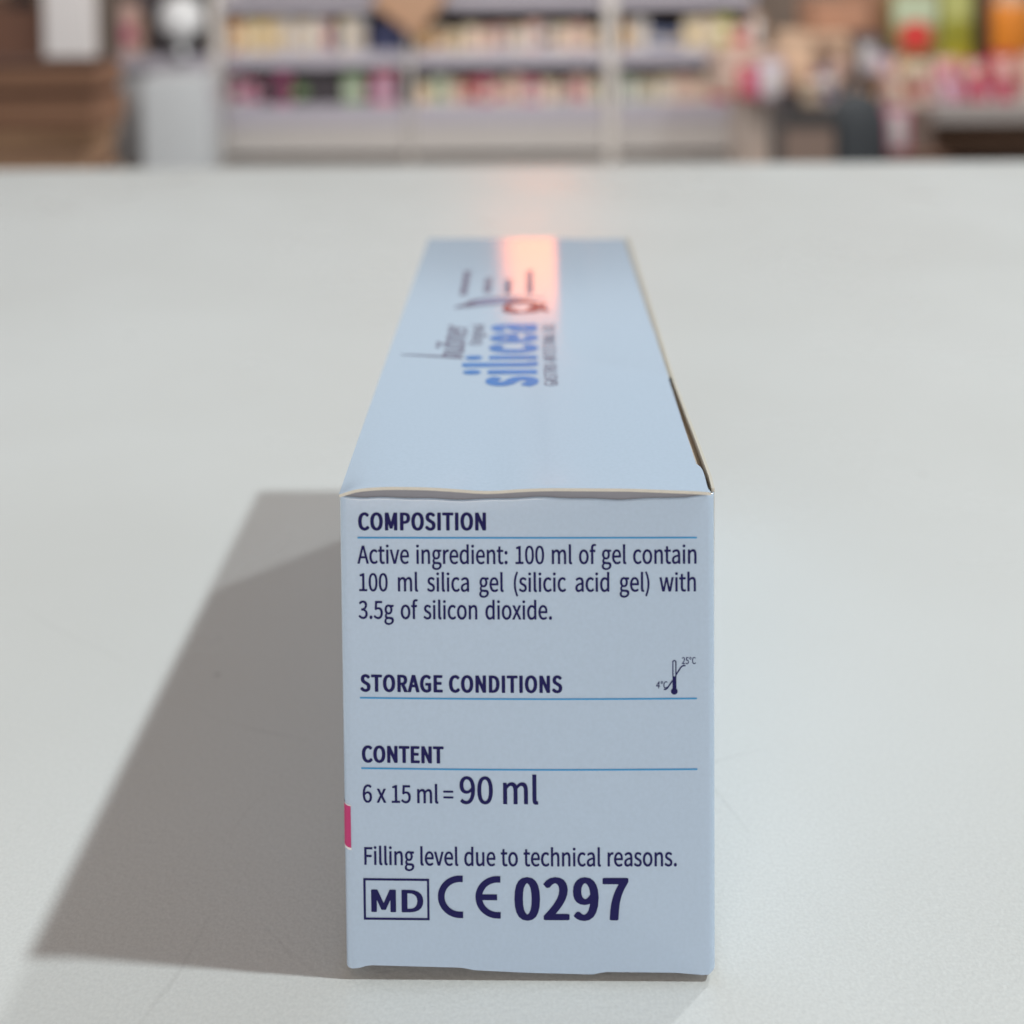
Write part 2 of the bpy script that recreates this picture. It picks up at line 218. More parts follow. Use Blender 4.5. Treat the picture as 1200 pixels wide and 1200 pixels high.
# ------------------------------------------------------------------ lettering: outlines of each letter (thousandths of the type size)
STYLES = {}
STYLES['body'] = """(177|119,-142 130,-142 164,-121 127,-13 105,101 98,218 105,335 127,449 164,554 160,560 130,578 124,579 115,575 73,464 47,347 38,218 47,89 73,-28 114,-137
)177|46,-142 53,-143 61,-139 103,-28 129,89 138,218 129,347 103,464 61,575 53,579 43,577 16,560 12,557 12,554 50,446 72,335 79,218 72,101 50,-10 12,-121
-181|19,167 162,167 167,170 167,173 167,221 166,224 156,227 21,227 15,224 14,221 14,173 14,170
.145|67,-14 78,-14 100,-5 112,13 117,37 111,67 100,84 95,87 75,94 65,92 47,85 33,67 28,40 34,10 50,-8
0290|139,-14 148,-15 193,-2 228,31 252,85 268,160 274,259 268,355 252,430 229,481 193,516 148,528 98,516 61,481 37,430 21,355 16,259 21,163 37,85 65,28 98,-2/143,51 128,56 111,76 95,118 85,178 82,259 85,337 95,397 111,439 128,459 143,464 160,460 179,439 195,397 205,337 208,259 205,178 195,118 179,76 160,55
1290|41,-5 253,-6 261,-5 265,-2 266,52 263,57 253,59 193,59 189,61 189,511 188,515 183,518 138,518 92,493 58,482 53,478 53,436 55,433 63,430 118,430 121,427 121,61 118,59 48,59 38,56 36,52 36,1 37,-2
2290|18,-5 263,-6 268,-6 273,-2 274,55 272,58 268,61 158,61 112,58 154,115 196,181 228,247 248,310 255,373 249,424 236,463 211,499 177,520 133,528 83,517 44,490 11,448 11,445 39,409 48,405 58,409 80,439 103,457 128,464 148,461 165,448 178,427 185,400 188,370 182,316 161,256 127,193 78,121 14,40 13,1 14,-2
3290|130,-14 142,-15 182,-8 219,13 246,43 264,85 270,136 266,178 255,211 234,241 212,259 192,271 224,295 248,337 257,394 252,441 236,475 210,505 177,522 137,528 87,518 51,496 22,465 19,460 46,418 52,415 57,415 64,418 87,443 108,457 132,464 162,454 181,430 189,388 185,358 175,334 157,314 132,302 86,295 83,289 83,241 87,238 92,236 137,232 165,220 184,202 198,172 202,139 198,109 187,80 172,64 152,53 132,51 102,58 75,76 48,106 42,109 31,106 5,61 37,24 77,-2
4290|172,-5 222,-6 231,-2 232,133 237,135 277,135 282,138 283,142 282,196 272,199 232,199 232,511 229,517 222,519 167,519 160,514 1,184 0,142 2,138 7,135 162,135 167,133 167,1 168,-2/77,199 75,202 164,382 167,392 169,388 167,199
5290|130,-14 141,-14 181,-6 219,19 246,55 264,103 272,169 266,229 249,274 222,310 186,330 151,337 121,333 101,328 109,451 116,453 248,454 252,457 253,460 253,511 251,516 246,519 56,519 51,517 48,514 35,274 61,250 71,246 76,247 99,265 111,271 131,275 156,271 173,259 190,235 200,205 203,166 200,127 188,91 171,68 151,55 131,51 97,58 71,76 48,103 41,107 33,106 29,103 4,58 37,22 76,-2
6290|151,-14 161,-15 196,-6 231,19 256,55 271,100 277,157 272,217 258,262 232,298 201,317 161,325 126,316 91,292 87,295 90,340 104,397 125,439 148,457 176,463 191,459 207,448 226,427 236,425 243,430 270,469 269,472 246,499 214,520 171,528 121,517 81,487 49,433 27,352 19,247 26,154 44,79 71,31 106,-1 111,-4/156,48 136,54 119,70 102,103 91,148 85,205 111,241 136,260 156,264 171,261 186,250 201,226 209,196 212,157 208,121 198,85 186,64 172,52
9290|116,-14 125,-15 173,-2 213,31 242,85 264,169 271,277 265,367 245,439 218,487 185,515 180,518 135,528 93,520 58,493 35,460 19,415 13,355 18,298 32,253 57,217 88,196 130,189 165,197 200,222 203,220 200,175 186,115 165,75 145,57 120,51 100,56 82,67 65,86 55,89 47,85 21,43 50,10 80,-7/135,249 119,253 101,265 90,286 81,319 78,355 81,394 91,427 105,451 120,463 135,466 154,460 171,445 187,415 200,367 206,313 181,274 155,254
:145|67,-14 78,-14 100,-5 112,13 117,37 111,67 100,84 95,87 75,94 65,92 47,85 33,67 28,40 34,10 50,-8/67,268 78,268 100,277 112,295 117,322 112,349 100,367 95,370 75,377 65,375 46,367 33,349 28,322 34,292 50,274
=290|15,146 272,145 277,146 280,152 280,197 277,203 272,204 17,204 12,201 10,197 10,152 11,149/15,314 272,313 277,314 280,320 280,365 277,371 272,372 17,372 12,369 10,365 10,320 11,317
A317|-3,-5 49,-6 56,-5 60,-2 96,148 99,151 214,151 219,149 254,-2 264,-6 314,-6 319,-6 325,-2 195,514 189,519 129,519 121,514 -8,1 -7,-2/114,214 112,217 154,403 159,415 203,217 199,214
C333|190,-14 202,-14 248,-5 289,22 324,64 296,109 287,112 279,109 252,77 227,61 197,55 167,62 132,91 110,130 95,187 90,259 96,328 111,385 136,427 167,451 202,459 227,454 248,439 272,412 282,411 288,415 314,457 313,463 286,493 252,516 247,518 202,528 137,515 88,478 52,424 29,349 21,256 29,163 52,88 91,31 137,-3
E307|48,-5 280,-6 288,-2 289,55 285,60 115,61 111,64 111,235 245,236 253,238 256,244 256,298 255,301 250,304 115,304 111,307 111,451 115,453 278,454 282,457 283,460 283,514 280,517 270,519 55,519 46,517 43,514 43,1 43,-2
F288|48,-5 100,-6 105,-5 110,-2 111,223 245,224 254,226 256,229 257,283 254,289 245,291 111,292 111,451 115,453 278,454 282,457 283,460 283,514 280,517 270,519 55,519 46,517 43,514 43,1 43,-2
G359|196,-14 207,-14 259,-5 298,16 329,46 331,52 331,265 327,271 197,272 190,271 186,268 185,214 188,208 197,206 262,206 266,205 266,202 266,82 265,79 251,67 232,58 207,54 172,62 136,88 111,130 95,187 90,259 96,328 112,385 138,427 171,451 207,460 237,453 259,439 282,413 292,411 299,415 325,457 324,463 297,492 260,517 207,528 142,516 90,478 53,424 29,349 21,256 29,163 53,88 92,31 142,-4
I153|48,-5 100,-6 106,-5 110,-2 111,1 111,511 108,517 100,519 50,519 43,514 43,1 43,-2
L283|48,-5 270,-6 275,-5 278,1 278,55 275,60 265,61 115,61 111,64 111,511 108,517 100,519 50,519 43,514 43,1 43,-2
N377|48,-5 100,-6 105,-5 108,1 108,268 105,355 106,361 110,365 126,322 266,-2 270,-5 280,-6 325,-6 334,-2 335,511 332,517 325,519 280,519 271,517 269,514 269,247 272,154 270,145 250,193 112,514 110,517 100,519 50,519 43,514 43,1 43,-2
O387|187,-14 197,-15 253,-2 303,37 336,91 359,166 367,259 359,352 336,424 303,478 252,516 192,528 132,515 85,478 51,424 29,352 21,259 28,166 51,91 87,34 130,1 137,-3/192,55 162,62 136,85 110,130 95,187 90,259 95,328 111,388 132,426 136,430 162,451 192,459 225,451 252,429 276,388 292,328 297,259 292,187 277,130 254,88 227,64
R332|48,-5 100,-6 105,-5 110,-2 111,208 111,211 115,212 160,212 164,208 253,-2 257,-5 265,-6 320,-6 326,-2 325,4 232,223 255,235 279,256 301,289 312,325 315,370 309,427 290,469 260,497 220,515 170,519 55,519 46,517 43,514 43,1 43,-2/115,276 111,277 111,280 111,454 165,455 190,453 215,444 234,427 244,403 248,370 244,337 232,307 215,289 195,280 165,276
S311|152,-14 162,-15 207,-7 248,16 276,49 292,88 298,136 294,181 283,211 266,238 242,261 219,277 134,328 112,352 102,391 111,430 132,452 162,459 192,454 217,439 242,415 252,412 259,415 285,457 283,463 252,496 216,517 207,520 162,528 117,520 82,500 57,472 38,430 33,388 38,346 50,313 71,283 92,265 197,199 221,172 229,130 226,103 216,82 202,67 182,57 157,55 122,63 92,82 62,114 52,117 44,112 15,67 57,21 102,-5
T312|127,-5 183,-6 188,-4 190,1 190,451 193,453 298,453 303,455 307,460 306,514 303,517 293,519 18,519 9,517 7,514 6,460 7,457 11,454 118,453 122,451 122,1 122,-2
a294|106,-14 117,-15 152,-7 187,16 197,26 201,22 204,-2 207,-5 252,-6 257,-5 261,-2 262,1 262,247 258,304 248,349 228,385 198,409 157,418 102,408 66,388 33,361 51,313 57,307 67,308 92,329 117,343 147,350 163,346 176,334 188,310 192,286 194,259 137,246 85,223 50,193 28,154 21,103 25,64 37,31 57,5 82,-9/127,52 107,58 94,73 87,109 90,136 104,160 127,178 157,192 192,200 195,196 195,100 167,70 147,56
b323|167,-14 179,-14 214,-5 219,-3 253,25 281,70 299,133 306,208 301,277 287,334 264,377 229,407 189,417 179,418 145,409 109,384 107,385 105,391 106,562 101,565 94,566 44,566 39,563 38,559 38,-2 43,-5 49,-6 92,-5 96,-2 99,22 111,10 139,-7/159,55 149,56 129,68 106,91 106,298 134,330 154,344 174,348 194,343 210,328 225,298 234,256 236,205 232,154 221,109 205,79 187,61 164,54
c266|153,-14 163,-15 198,-8 231,10 262,40 241,88 233,93 223,91 202,70 183,58 163,53 139,61 120,76 103,106 91,148 86,202 91,253 102,292 121,325 143,343 168,348 179,346 194,337 215,316 223,314 228,316 256,364 255,367 232,391 203,410 163,418 113,407 73,378 44,334 25,277 17,202 24,127 43,67 71,25 108,-4
d323|138,-14 149,-14 184,-6 214,15 219,21 223,22 224,25 226,1 229,-4 234,-6 274,-6 281,-5 285,-2 286,559 284,563 279,566 224,566 218,562 219,397 214,394 184,413 154,418 144,417 104,406 71,379 43,334 24,274 18,199 23,127 39,67 65,22 94,-2 104,-7/154,54 134,59 116,76 100,106 90,148 87,202 91,253 103,295 119,325 139,343 159,349 175,346 194,335 217,310 217,106 193,73 174,58
e289|156,-14 163,-15 203,-9 237,7 264,28 266,31 249,76 243,82 233,81 211,64 188,54 168,51 143,56 120,73 103,100 90,139 85,178 268,179 275,184 277,223 272,289 258,340 235,379 199,409 153,418 108,406 73,379 43,334 24,274 17,202 24,127 44,67 76,22 113,-5/88,240 85,241 85,244 91,277 103,310 119,334 138,348 153,352 173,348 190,334 204,310 212,277 215,241
f170|51,-5 104,-6 109,-5 113,-2 114,1 114,340 164,341 171,343 173,349 173,400 170,406 164,408 114,409 114,457 118,490 129,511 134,513 144,516 174,508 184,511 195,559 189,564 159,573 139,575 104,569 77,553 60,529 49,496 46,457 46,409 39,406 14,404 7,400 7,346 14,341 44,341 46,337 46,1 46,-2
g294|133,-180 143,-181 193,-174 238,-153 270,-123 290,-84 297,-42 293,-9 278,21 258,39 228,52 188,56 133,56 111,60 98,72 93,93 95,111 103,129 108,130 123,124 143,121 183,129 213,149 237,180 251,219 257,267 253,303 245,330 239,342 243,344 283,344 291,348 292,402 290,405 283,408 188,408 143,418 105,411 73,390 49,360 33,318 27,270 32,225 46,186 64,159 50,141 39,117 33,84 36,54 46,30 58,15 37,-9 22,-39 17,-75 22,-108 38,-139 65,-162 103,-177/143,-123 111,-117 87,-96 79,-63 82,-42 90,-24 103,-7 133,-12 178,-12 208,-16 224,-30 230,-54 218,-89 192,-114 153,-124/138,182 122,189 102,219 93,270 101,318 121,348 143,356 165,348 185,318 193,267 185,219 165,189 143,181
h317|43,-5 94,-6 101,-5 106,-2 106,289 130,322 151,340 174,347 188,343 200,334 209,316 215,286 217,244 218,-2 224,-6 274,-6 280,-5 284,-2 284,1 284,256 281,310 271,355 254,388 229,409 224,411 189,418 144,407 109,377 106,379 106,559 104,563 99,566 44,566 39,563 38,559 38,1 38,-2
i144|42,-5 98,-6 103,-4 106,1 106,400 103,406 98,408 48,408 43,407 38,403 38,1 38,-2/63,469 73,467 98,475 110,490 113,508 110,529 108,534 95,547 73,554 53,548 46,544 35,532 31,511 37,487 48,474
l148|93,-14 99,-15 129,-10 136,-5 129,49 124,54 114,54 109,56 106,76 106,559 104,563 99,566 44,566 39,563 38,559 38,79 43,31 59,0 64,-4
m483|43,-5 94,-6 101,-5 106,-2 106,289 132,325 149,340 169,346 181,343 192,334 201,316 207,286 210,244 210,-2 214,-5 224,-6 269,-6 277,-2 277,289 304,325 324,343 339,347 352,343 364,334 373,316 379,286 381,244 382,-2 386,-5 394,-6 439,-6 448,-2 449,253 445,310 435,355 415,391 389,411 349,418 311,406 281,379 264,357 259,362 253,379 227,406 184,418 174,417 140,406 111,382 104,373 99,374 97,403 94,406 89,408 49,408 39,405 38,400 38,1 38,-2
n318|43,-5 94,-6 101,-5 106,-2 106,289 130,322 151,340 174,347 188,343 200,334 209,316 215,286 217,244 218,-2 222,-5 229,-6 274,-6 284,-2 284,253 281,310 271,355 254,388 224,411 189,418 149,409 114,383 104,372 99,374 97,403 94,406 89,408 49,408 41,406 38,403 38,1 38,-2
o316|151,-14 163,-14 205,-5 243,25 271,64 292,127 299,202 292,274 271,337 243,379 207,406 158,418 113,408 108,406 73,379 45,337 24,274 17,202 24,127 43,67 73,23 108,-4 113,-6/153,54 138,58 118,76 102,106 90,151 86,202 90,253 101,295 118,326 137,343 158,349 179,343 198,326 215,295 227,253 231,202 227,151 215,106 199,76 181,61 158,53
r203|43,-5 94,-6 101,-5 106,-2 107,259 127,310 149,337 169,345 194,339 204,343 213,403 209,409 174,418 139,407 134,405 104,372 100,370 99,366 97,403 94,406 89,408 49,408 41,406 38,403 38,1 38,-2
s244|115,-14 123,-15 163,-8 195,10 218,40 230,70 235,109 229,151 213,184 194,205 169,223 118,251 96,274 88,304 93,328 108,347 128,352 148,350 168,338 188,320 198,319 203,322 228,367 203,391 173,409 165,412 128,418 91,412 58,391 39,367 27,337 22,298 27,262 43,229 62,208 83,192 137,160 160,139 169,106 164,76 148,57 123,50 118,51 96,55 72,70 48,94 38,97 33,95 29,91 6,46 8,42 43,11 78,-7
t197|130,-14 156,-13 176,-8 196,1 199,7 190,58 181,62 146,53 131,58 118,82 114,124 114,337 116,341 181,341 189,343 191,346 191,403 186,407 181,408 114,409 113,499 106,504 61,504 54,499 49,409 46,407 11,404 4,400 4,346 11,341 47,340 47,124 49,79 58,40 73,13 96,-6 101,-8
u317|124,-14 136,-14 171,-5 206,22 216,36 218,31 219,1 220,-2 224,-5 271,-6 278,-2 279,400 276,406 271,408 221,408 212,403 212,118 185,79 166,61 146,55 131,58 120,67 109,88 104,115 102,157 101,403 99,406 91,408 41,407 34,403 34,148 37,91 48,46 66,13 94,-8
v272|103,-5 163,-6 170,-5 174,-2 275,400 275,403 272,406 263,408 218,408 213,407 208,403 138,100 133,111 66,403 63,406 53,408 3,407 -3,403 98,1
w419|88,-5 151,-6 158,-2 206,259 211,268 261,-2 271,-6 331,-6 337,-2 414,400 412,406 406,408 361,408 352,406 349,403 301,127 296,126 244,400 241,406 236,408 186,408 181,407 177,403 126,126 121,130 72,403 70,406 61,408 16,408 6,405 4,400 83,1 84,-2
x260|3,-5 60,-6 67,-2 125,141 130,136 190,-2 200,-6 255,-6 261,-2 260,4 170,202 254,400 254,403 251,406 245,408 195,408 190,407 185,403 135,274 130,278 75,405 65,408 15,408 10,407 5,403 90,208 -2,1 -1,-2
°193|91,331 101,330 126,336 149,352 164,373 175,400 180,436 175,472 164,499 149,520 126,536 96,542 66,534 46,521 31,502 18,469 14,436 18,400 29,373 48,349 71,336/91,381 81,385 69,403 63,436 69,469 81,487 96,493 112,487 124,469 131,436 125,406 112,385 101,380"""
STYLES['head'] = """A315|-12,-15 0,-17 55,-17 70,-13 79,-7 114,138 120,140 195,140 198,138 231,-1 234,-7 240,-12 260,-17 315,-17 334,-12 343,-4 343,4 215,514 210,522 200,528 185,530 125,530 109,525 100,517 -29,1 -25,-8/135,226 155,314 160,310 178,226
C331|180,-24 203,-25 253,-16 263,-12 306,17 341,58 343,64 342,69 314,113 303,120 288,123 273,121 260,116 233,83 213,70 198,66 178,71 152,94 130,132 115,190 110,258 117,330 131,382 153,420 180,442 203,447 212,445 228,434 253,406 268,401 288,401 298,405 304,409 334,459 330,467 303,498 264,524 253,529 198,539 125,524 69,483 31,426 8,352 -1,256 8,162 30,88 67,31 121,-10
D357|38,-15 50,-17 155,-17 230,-3 289,37 327,95 349,169 357,259 349,350 327,424 290,476 285,481 229,517 145,530 45,529 31,525 22,517 22,1 25,-8/135,70 131,73 131,440 131,443 135,444 172,437 200,419 225,383 241,328 246,259 240,188 224,133 199,95 170,76
E305|38,-15 55,-17 280,-17 298,-12 307,-4 308,56 302,64 295,69 280,72 135,72 132,73 131,75 131,223 135,225 250,225 269,232 274,237 275,243 275,300 272,306 265,311 245,315 135,315 131,317 131,440 135,442 275,442 290,446 298,451 302,459 302,514 299,520 290,526 270,530 50,530 31,525 22,517 22,1 25,-8
G357|186,-24 208,-26 268,-15 313,9 346,42 350,50 350,267 345,275 338,279 318,283 193,283 173,278 163,269 163,212 167,204 176,198 188,195 238,195 244,193 243,83 233,74 218,67 208,66 181,72 154,94 131,132 115,190 110,258 117,330 131,382 155,420 183,442 208,447 223,444 238,434 260,409 268,404 283,400 298,401 308,404 315,409 345,459 341,467 315,497 274,524 263,529 208,539 193,538 128,524 70,483 32,426 8,352 -1,256 8,162 32,86 68,31 124,-10
I152|38,-15 50,-17 110,-16 125,-10 131,-1 131,514 128,520 122,525 105,530 45,529 30,525 24,520 22,514 22,1 25,-8
M421|38,-15 50,-17 100,-17 117,-12 126,-4 126,158 130,173 165,45 172,40 185,36 225,35 245,39 256,48 290,175 293,163 294,-4 305,-13 325,-17 375,-17 390,-12 397,-7 400,1 400,511 397,520 390,525 370,530 310,530 295,528 282,520 210,251 138,520 125,528 105,530 45,529 31,525 24,520 22,511 22,1 25,-8
N374|38,-15 50,-17 105,-17 120,-12 128,-4 129,256 130,260 245,-7 252,-12 265,-16 325,-17 344,-12 353,-4 354,511 351,520 345,525 325,530 270,530 255,525 247,517 245,252 243,262 240,264 130,520 123,525 110,529 50,530 31,525 22,517 22,1 25,-8
O385|178,-24 188,-26 203,-25 263,-11 273,-5 319,31 355,88 377,162 385,258 378,352 355,426 320,483 265,524 193,539 120,524 65,483 30,426 7,352 -1,258 8,162 30,88 64,34 118,-9/183,69 174,72 152,91 130,132 115,190 110,258 115,327 130,384 151,423 175,442 193,447 210,442 233,423 254,384 269,327 274,258 269,190 254,132 233,93 210,72 193,67
P328|38,-15 50,-17 105,-17 121,-12 130,-4 131,185 135,187 170,187 220,195 230,198 271,218 308,256 327,303 333,361 327,424 306,470 275,500 265,507 220,524 165,530 45,529 31,525 22,517 22,1 25,-8/135,274 131,276 131,278 131,443 150,444 180,442 195,436 210,424 220,399 224,363 220,325 210,300 195,284 175,276
R329|38,-15 50,-17 105,-17 121,-12 130,-4 131,199 135,201 145,199 230,-4 235,-10 245,-15 255,-17 315,-17 335,-13 345,-4 345,4 253,218 271,229 296,251 319,287 330,322 334,369 328,429 309,470 305,476 275,504 230,524 175,530 50,530 31,525 22,517 22,1 25,-8/135,287 131,289 131,443 160,444 185,441 200,435 210,426 222,402 225,369 221,336 211,311 195,295 180,289 160,287
S309|142,-24 163,-26 218,-16 265,12 295,47 311,88 317,138 313,182 301,214 284,242 259,267 235,283 178,316 150,335 132,354 123,390 130,426 148,444 163,448 178,445 198,433 226,406 238,402 253,401 268,405 278,412 303,453 305,461 301,467 268,502 228,526 216,530 163,539 108,531 63,505 36,475 19,437 11,384 18,341 29,310 49,280 74,258 179,193 198,171 206,132 203,105 195,86 184,75 173,68 158,66 138,71 113,86 81,119 73,124 58,128 43,127 33,124 25,119 -5,72 -6,66 -1,58 40,14 88,-13
T310|117,-15 129,-17 184,-17 200,-12 209,-4 210,440 214,442 299,442 314,446 322,451 326,459 325,514 320,522 310,528 294,530 14,530 -5,525 -14,517 -15,459 -13,454 -8,448 4,443 14,442 94,442 100,440 100,-1 105,-10"""
STYLES['number'] = """0319|147,-20 170,-21 221,-8 229,-3 267,30 294,86 311,160 317,257 311,355 294,430 266,485 223,521 160,535 96,521 53,485 25,430 8,355 2,259 8,160 25,86 52,30 95,-7/160,58 153,62 137,78 120,119 110,179 107,259 110,336 120,396 138,437 153,454 160,457 166,454 181,437 199,396 209,336 213,259 209,179 199,119 182,78 166,62
2319|12,-11 24,-13 294,-13 309,-9 317,-2 317,56 309,64 289,68 154,67 148,68 185,114 231,179 266,244 290,311 297,374 291,424 275,465 248,501 204,526 144,535 82,523 34,493 -4,448 -1,441 29,405 39,400 54,398 69,400 77,405 104,436 124,451 139,456 149,456 166,446 180,427 188,400 191,369 184,316 161,256 124,193 71,123 -1,42 -1,-2 2,-7
7319|101,-11 114,-13 174,-13 188,-9 195,-2 202,111 213,210 234,297 267,381 318,473 319,513 317,518 309,523 289,526 24,526 9,522 2,516 1,458 4,453 12,448 29,446 194,446 197,444 163,379 131,297 108,205 94,109 87,1 91,-7
9319|121,-20 142,-22 197,-10 249,28 283,86 306,167 315,278 307,370 287,437 256,488 212,522 147,535 92,525 50,497 23,461 5,415 -1,358 4,295 20,249 47,215 87,190 132,183 147,182 187,190 202,197 206,194 204,175 188,114 168,78 147,62 132,58 122,60 107,69 82,92 72,95 57,96 45,93 37,88 7,45 9,37 35,11 42,6 77,-12/142,258 126,269 114,288 105,319 102,355 105,394 115,425 128,447 141,456 147,458 157,456 174,442 192,411 204,367 210,314 183,276 159,259 152,257"""
STYLES['wide'] = """D482|58,-14 70,-16 205,-16 295,-4 373,34 425,92 455,169 465,258 455,348 424,425 370,482 295,518 205,529 70,529 55,525 47,518 46,-1 49,-7/165,69 161,70 160,73 160,444 190,445 245,438 290,416 323,377 342,326 349,258 342,191 322,137 289,98 245,76 190,69
M569|58,-14 70,-16 135,-16 148,-10 153,-4 155,277 157,265 160,263 238,47 245,40 260,36 310,36 323,41 329,47 410,270 413,258 414,-4 420,-11 435,-16 500,-16 511,-14 520,-7 523,2 523,511 520,521 510,527 500,529 420,529 409,527 398,521 285,204 170,521 160,527 145,529 70,529 60,527 49,521 46,511 46,-1 49,-7"""
STYLES['brand'] = """a315|107,-36 125,-38 170,-30 195,-17 209,-25 220,-28 280,-28 290,-25 300,-19 307,-11 310,-4 310,250 306,304 294,355 268,399 235,424 220,432 175,441 155,440 105,431 96,428 50,404 14,377 8,370 6,362 7,352 29,301 36,294 50,286 70,284 85,288 120,313 140,323 155,326 160,325 165,320 173,304 178,279 175,276 135,267 70,239 26,203 0,156 -7,102 -1,58 13,22 40,-11 75,-30/135,76 128,83 123,109 126,130 134,145 150,157 175,168 180,167 180,109 178,105 159,87 145,78
c286|156,-36 176,-38 216,-31 231,-26 271,-4 304,25 309,33 310,40 308,51 285,98 276,107 267,112 246,116 229,112 217,105 196,86 186,80 176,77 166,80 152,91 137,116 126,152 122,203 127,250 138,286 152,308 166,321 181,324 191,318 209,301 221,294 241,291 256,294 266,300 275,308 302,355 304,362 302,373 296,382 271,406 238,428 221,434 176,441 111,428 64,399 55,392 22,344 -1,283 -11,203 -3,123 17,62 21,54 53,11 98,-22 111,-28
e310|160,-36 176,-38 221,-32 266,-15 306,13 312,22 314,33 294,87 286,96 271,103 256,105 241,103 231,98 210,83 191,76 181,74 166,78 153,87 138,109 126,141 124,152 126,156 286,156 301,159 316,167 323,178 327,221 321,294 305,348 277,392 270,399 231,428 216,432 166,441 151,440 104,428 58,395 51,388 19,341 -2,279 -11,199 -3,123 18,62 23,54 56,10 101,-21 116,-28/126,263 125,265 126,272 137,301 150,319 166,328 171,327 178,323 190,304 199,265 196,263
i154|38,-27 51,-29 116,-27 126,-24 136,-16 141,-9 143,-2 143,404 139,415 132,422 111,430 51,431 36,429 26,425 19,419 13,411 11,404 11,-2 13,-9 18,-16 26,-23/64,491 76,489 91,491 116,500 125,506 145,535 151,567 146,607 130,632 116,643 86,654 71,654 61,652 36,642 29,636 9,607 4,574 9,538 23,513 36,501
l159|92,-36 114,-37 154,-30 169,-20 175,-7 166,58 157,69 143,76 143,645 141,652 137,660 129,666 119,671 104,673 49,673 34,670 24,665 15,656 11,645 11,80 18,25 38,-11 44,-18 54,-24
s262|116,-36 135,-38 185,-30 233,-4 258,25 262,33 276,65 282,109 275,156 257,192 234,218 225,224 200,241 145,270 131,283 124,301 127,319 133,326 140,329 150,327 158,323 180,304 195,297 215,296 232,301 245,312 270,355 274,366 271,377 265,385 235,410 200,429 185,434 140,441 85,433 49,413 40,406 16,377 1,344 -6,297 1,257 18,221 45,192 71,174 125,145 145,128 152,105 149,87 140,76 130,73 120,75 97,87 65,115 50,119 30,119 15,112 8,105 -20,55 -22,47 -20,36 -15,29 25,-5 70,-28"""
GLYPHS = {}
for _k, _s in STYLES.items():
    GLYPHS[_k] = {' ': (113, [])}
    for _l in _s.split('\n'):
        _h, _b = _l[1:].split('|', 1)
        GLYPHS[_k][_l[0]] = (int(_h), [[tuple(map(int, q.split(','))) for q in c.split()] for c in _b.split('/') if c])
CAP, XH = 513.0, 380.0

def curve_mesh(contours, offset):
    """2-D outlines (with holes) -> flat filled mesh data, outlines grown by offset"""
    cu = bpy.data.curves.new('outline', 'CURVE'); cu.dimensions = '2D'; cu.fill_mode = 'BOTH'; cu.offset = offset
    for c in contours:
        sp = cu.splines.new('POLY'); sp.points.add(len(c) - 1)
        for p, q in zip(sp.points, c): p.co = (q[0], q[1], 0, 1)
        sp.use_cyclic_u = True
    o = bpy.data.objects.new('outline', cu); col.objects.link(o)
    dg = bpy.context.evaluated_depsgraph_get()
    me = bpy.data.meshes.new_from_object(o.evaluated_get(dg))
    V = [v.co.copy() for v in me.vertices]; F = [list(p.vertices) for p in me.polygons]
    bpy.data.objects.remove(o); bpy.data.curves.remove(cu); bpy.data.meshes.remove(me)
    return V, F

def text_contours(style, s, x0, x1, base, cap, fit='space', track=0.0, squeeze=1.0, slant=0.0):
    """lay a line of text out between x0 and x1 (mm) by its word spaces, its letter spacing or the letters' width"""
    G = GLYPHS[style]; k = cap / CAP; kx = k * squeeze; ns = s.count(' ')
    nat = sum(G[ch][0] for ch in s)
    if fit == 'width': kx = (x1 - x0 - track * len(s)) / nat
    sp = G[' '][0] * kx + track
    if fit == 'space' and ns: sp = (x1 - x0 - sum(G[ch][0] * kx + track for ch in s if ch != ' ')) / ns
    elif fit == 'track': track = (x1 - x0 - nat * kx) / len(s); sp = G[' '][0] * kx + track
    out = []; x = x0 + track / 2
    for ch in s:
        adv, cs = G[ch]
        for c in cs: out.append([(x + p[0] * kx + slant * p[1] * k, base + p[1] * k) for p in c])
        x += sp if ch == ' ' else adv * kx + track
    return out

def ribbon(pts, widths):
    """polyline with a width per point -> quads"""
    V = []; F = []
    n = len(pts)
    if not isinstance(widths, (list, tuple)): widths = [widths] * n
    for i, p in enumerate(pts):
        a = pts[max(0, i - 1)]; b = pts[min(n - 1, i + 1)]
        d = Vector((b[0] - a[0], b[1] - a[1])); d = d.normalized() if d.length > 0 else Vector((1, 0))
        nn = Vector((-d.y, d.x)) * widths[i] / 2
        V += [Vector((p[0] + nn.x, p[1] + nn.y, 0)), Vector((p[0] - nn.x, p[1] - nn.y, 0))]
    for i in range(n - 1): F.append([2 * i, 2 * i + 1, 2 * i + 3, 2 * i + 2])
    return V, F
def merge(*parts):
    V = []; F = []
    for v, f in parts:
        o = len(V); V += v; F += [[o + i for i in q] for q in f]
    return V, F
def arc(cx, cy, r, a0, a1, n=28, ry=None):
    ry = ry or r
    return [(cx + r * math.cos(math.radians(a0 + (a1 - a0) * i / n)), cy + ry * math.sin(math.radians(a0 + (a1 - a0) * i / n))) for i in range(n + 1)]
def rect(x0, x1, y0, y1): return ribbon([(x0 + (x1 - x0) * i / 16, (y0 + y1) / 2) for i in range(17)], y1 - y0)
def disc(cx, cy, r, n=24):
    return [Vector((cx + r * math.cos(2 * math.pi * i / n), cy + r * math.sin(2 * math.pi * i / n), 0)) for i in range(n)], [list(range(n))]

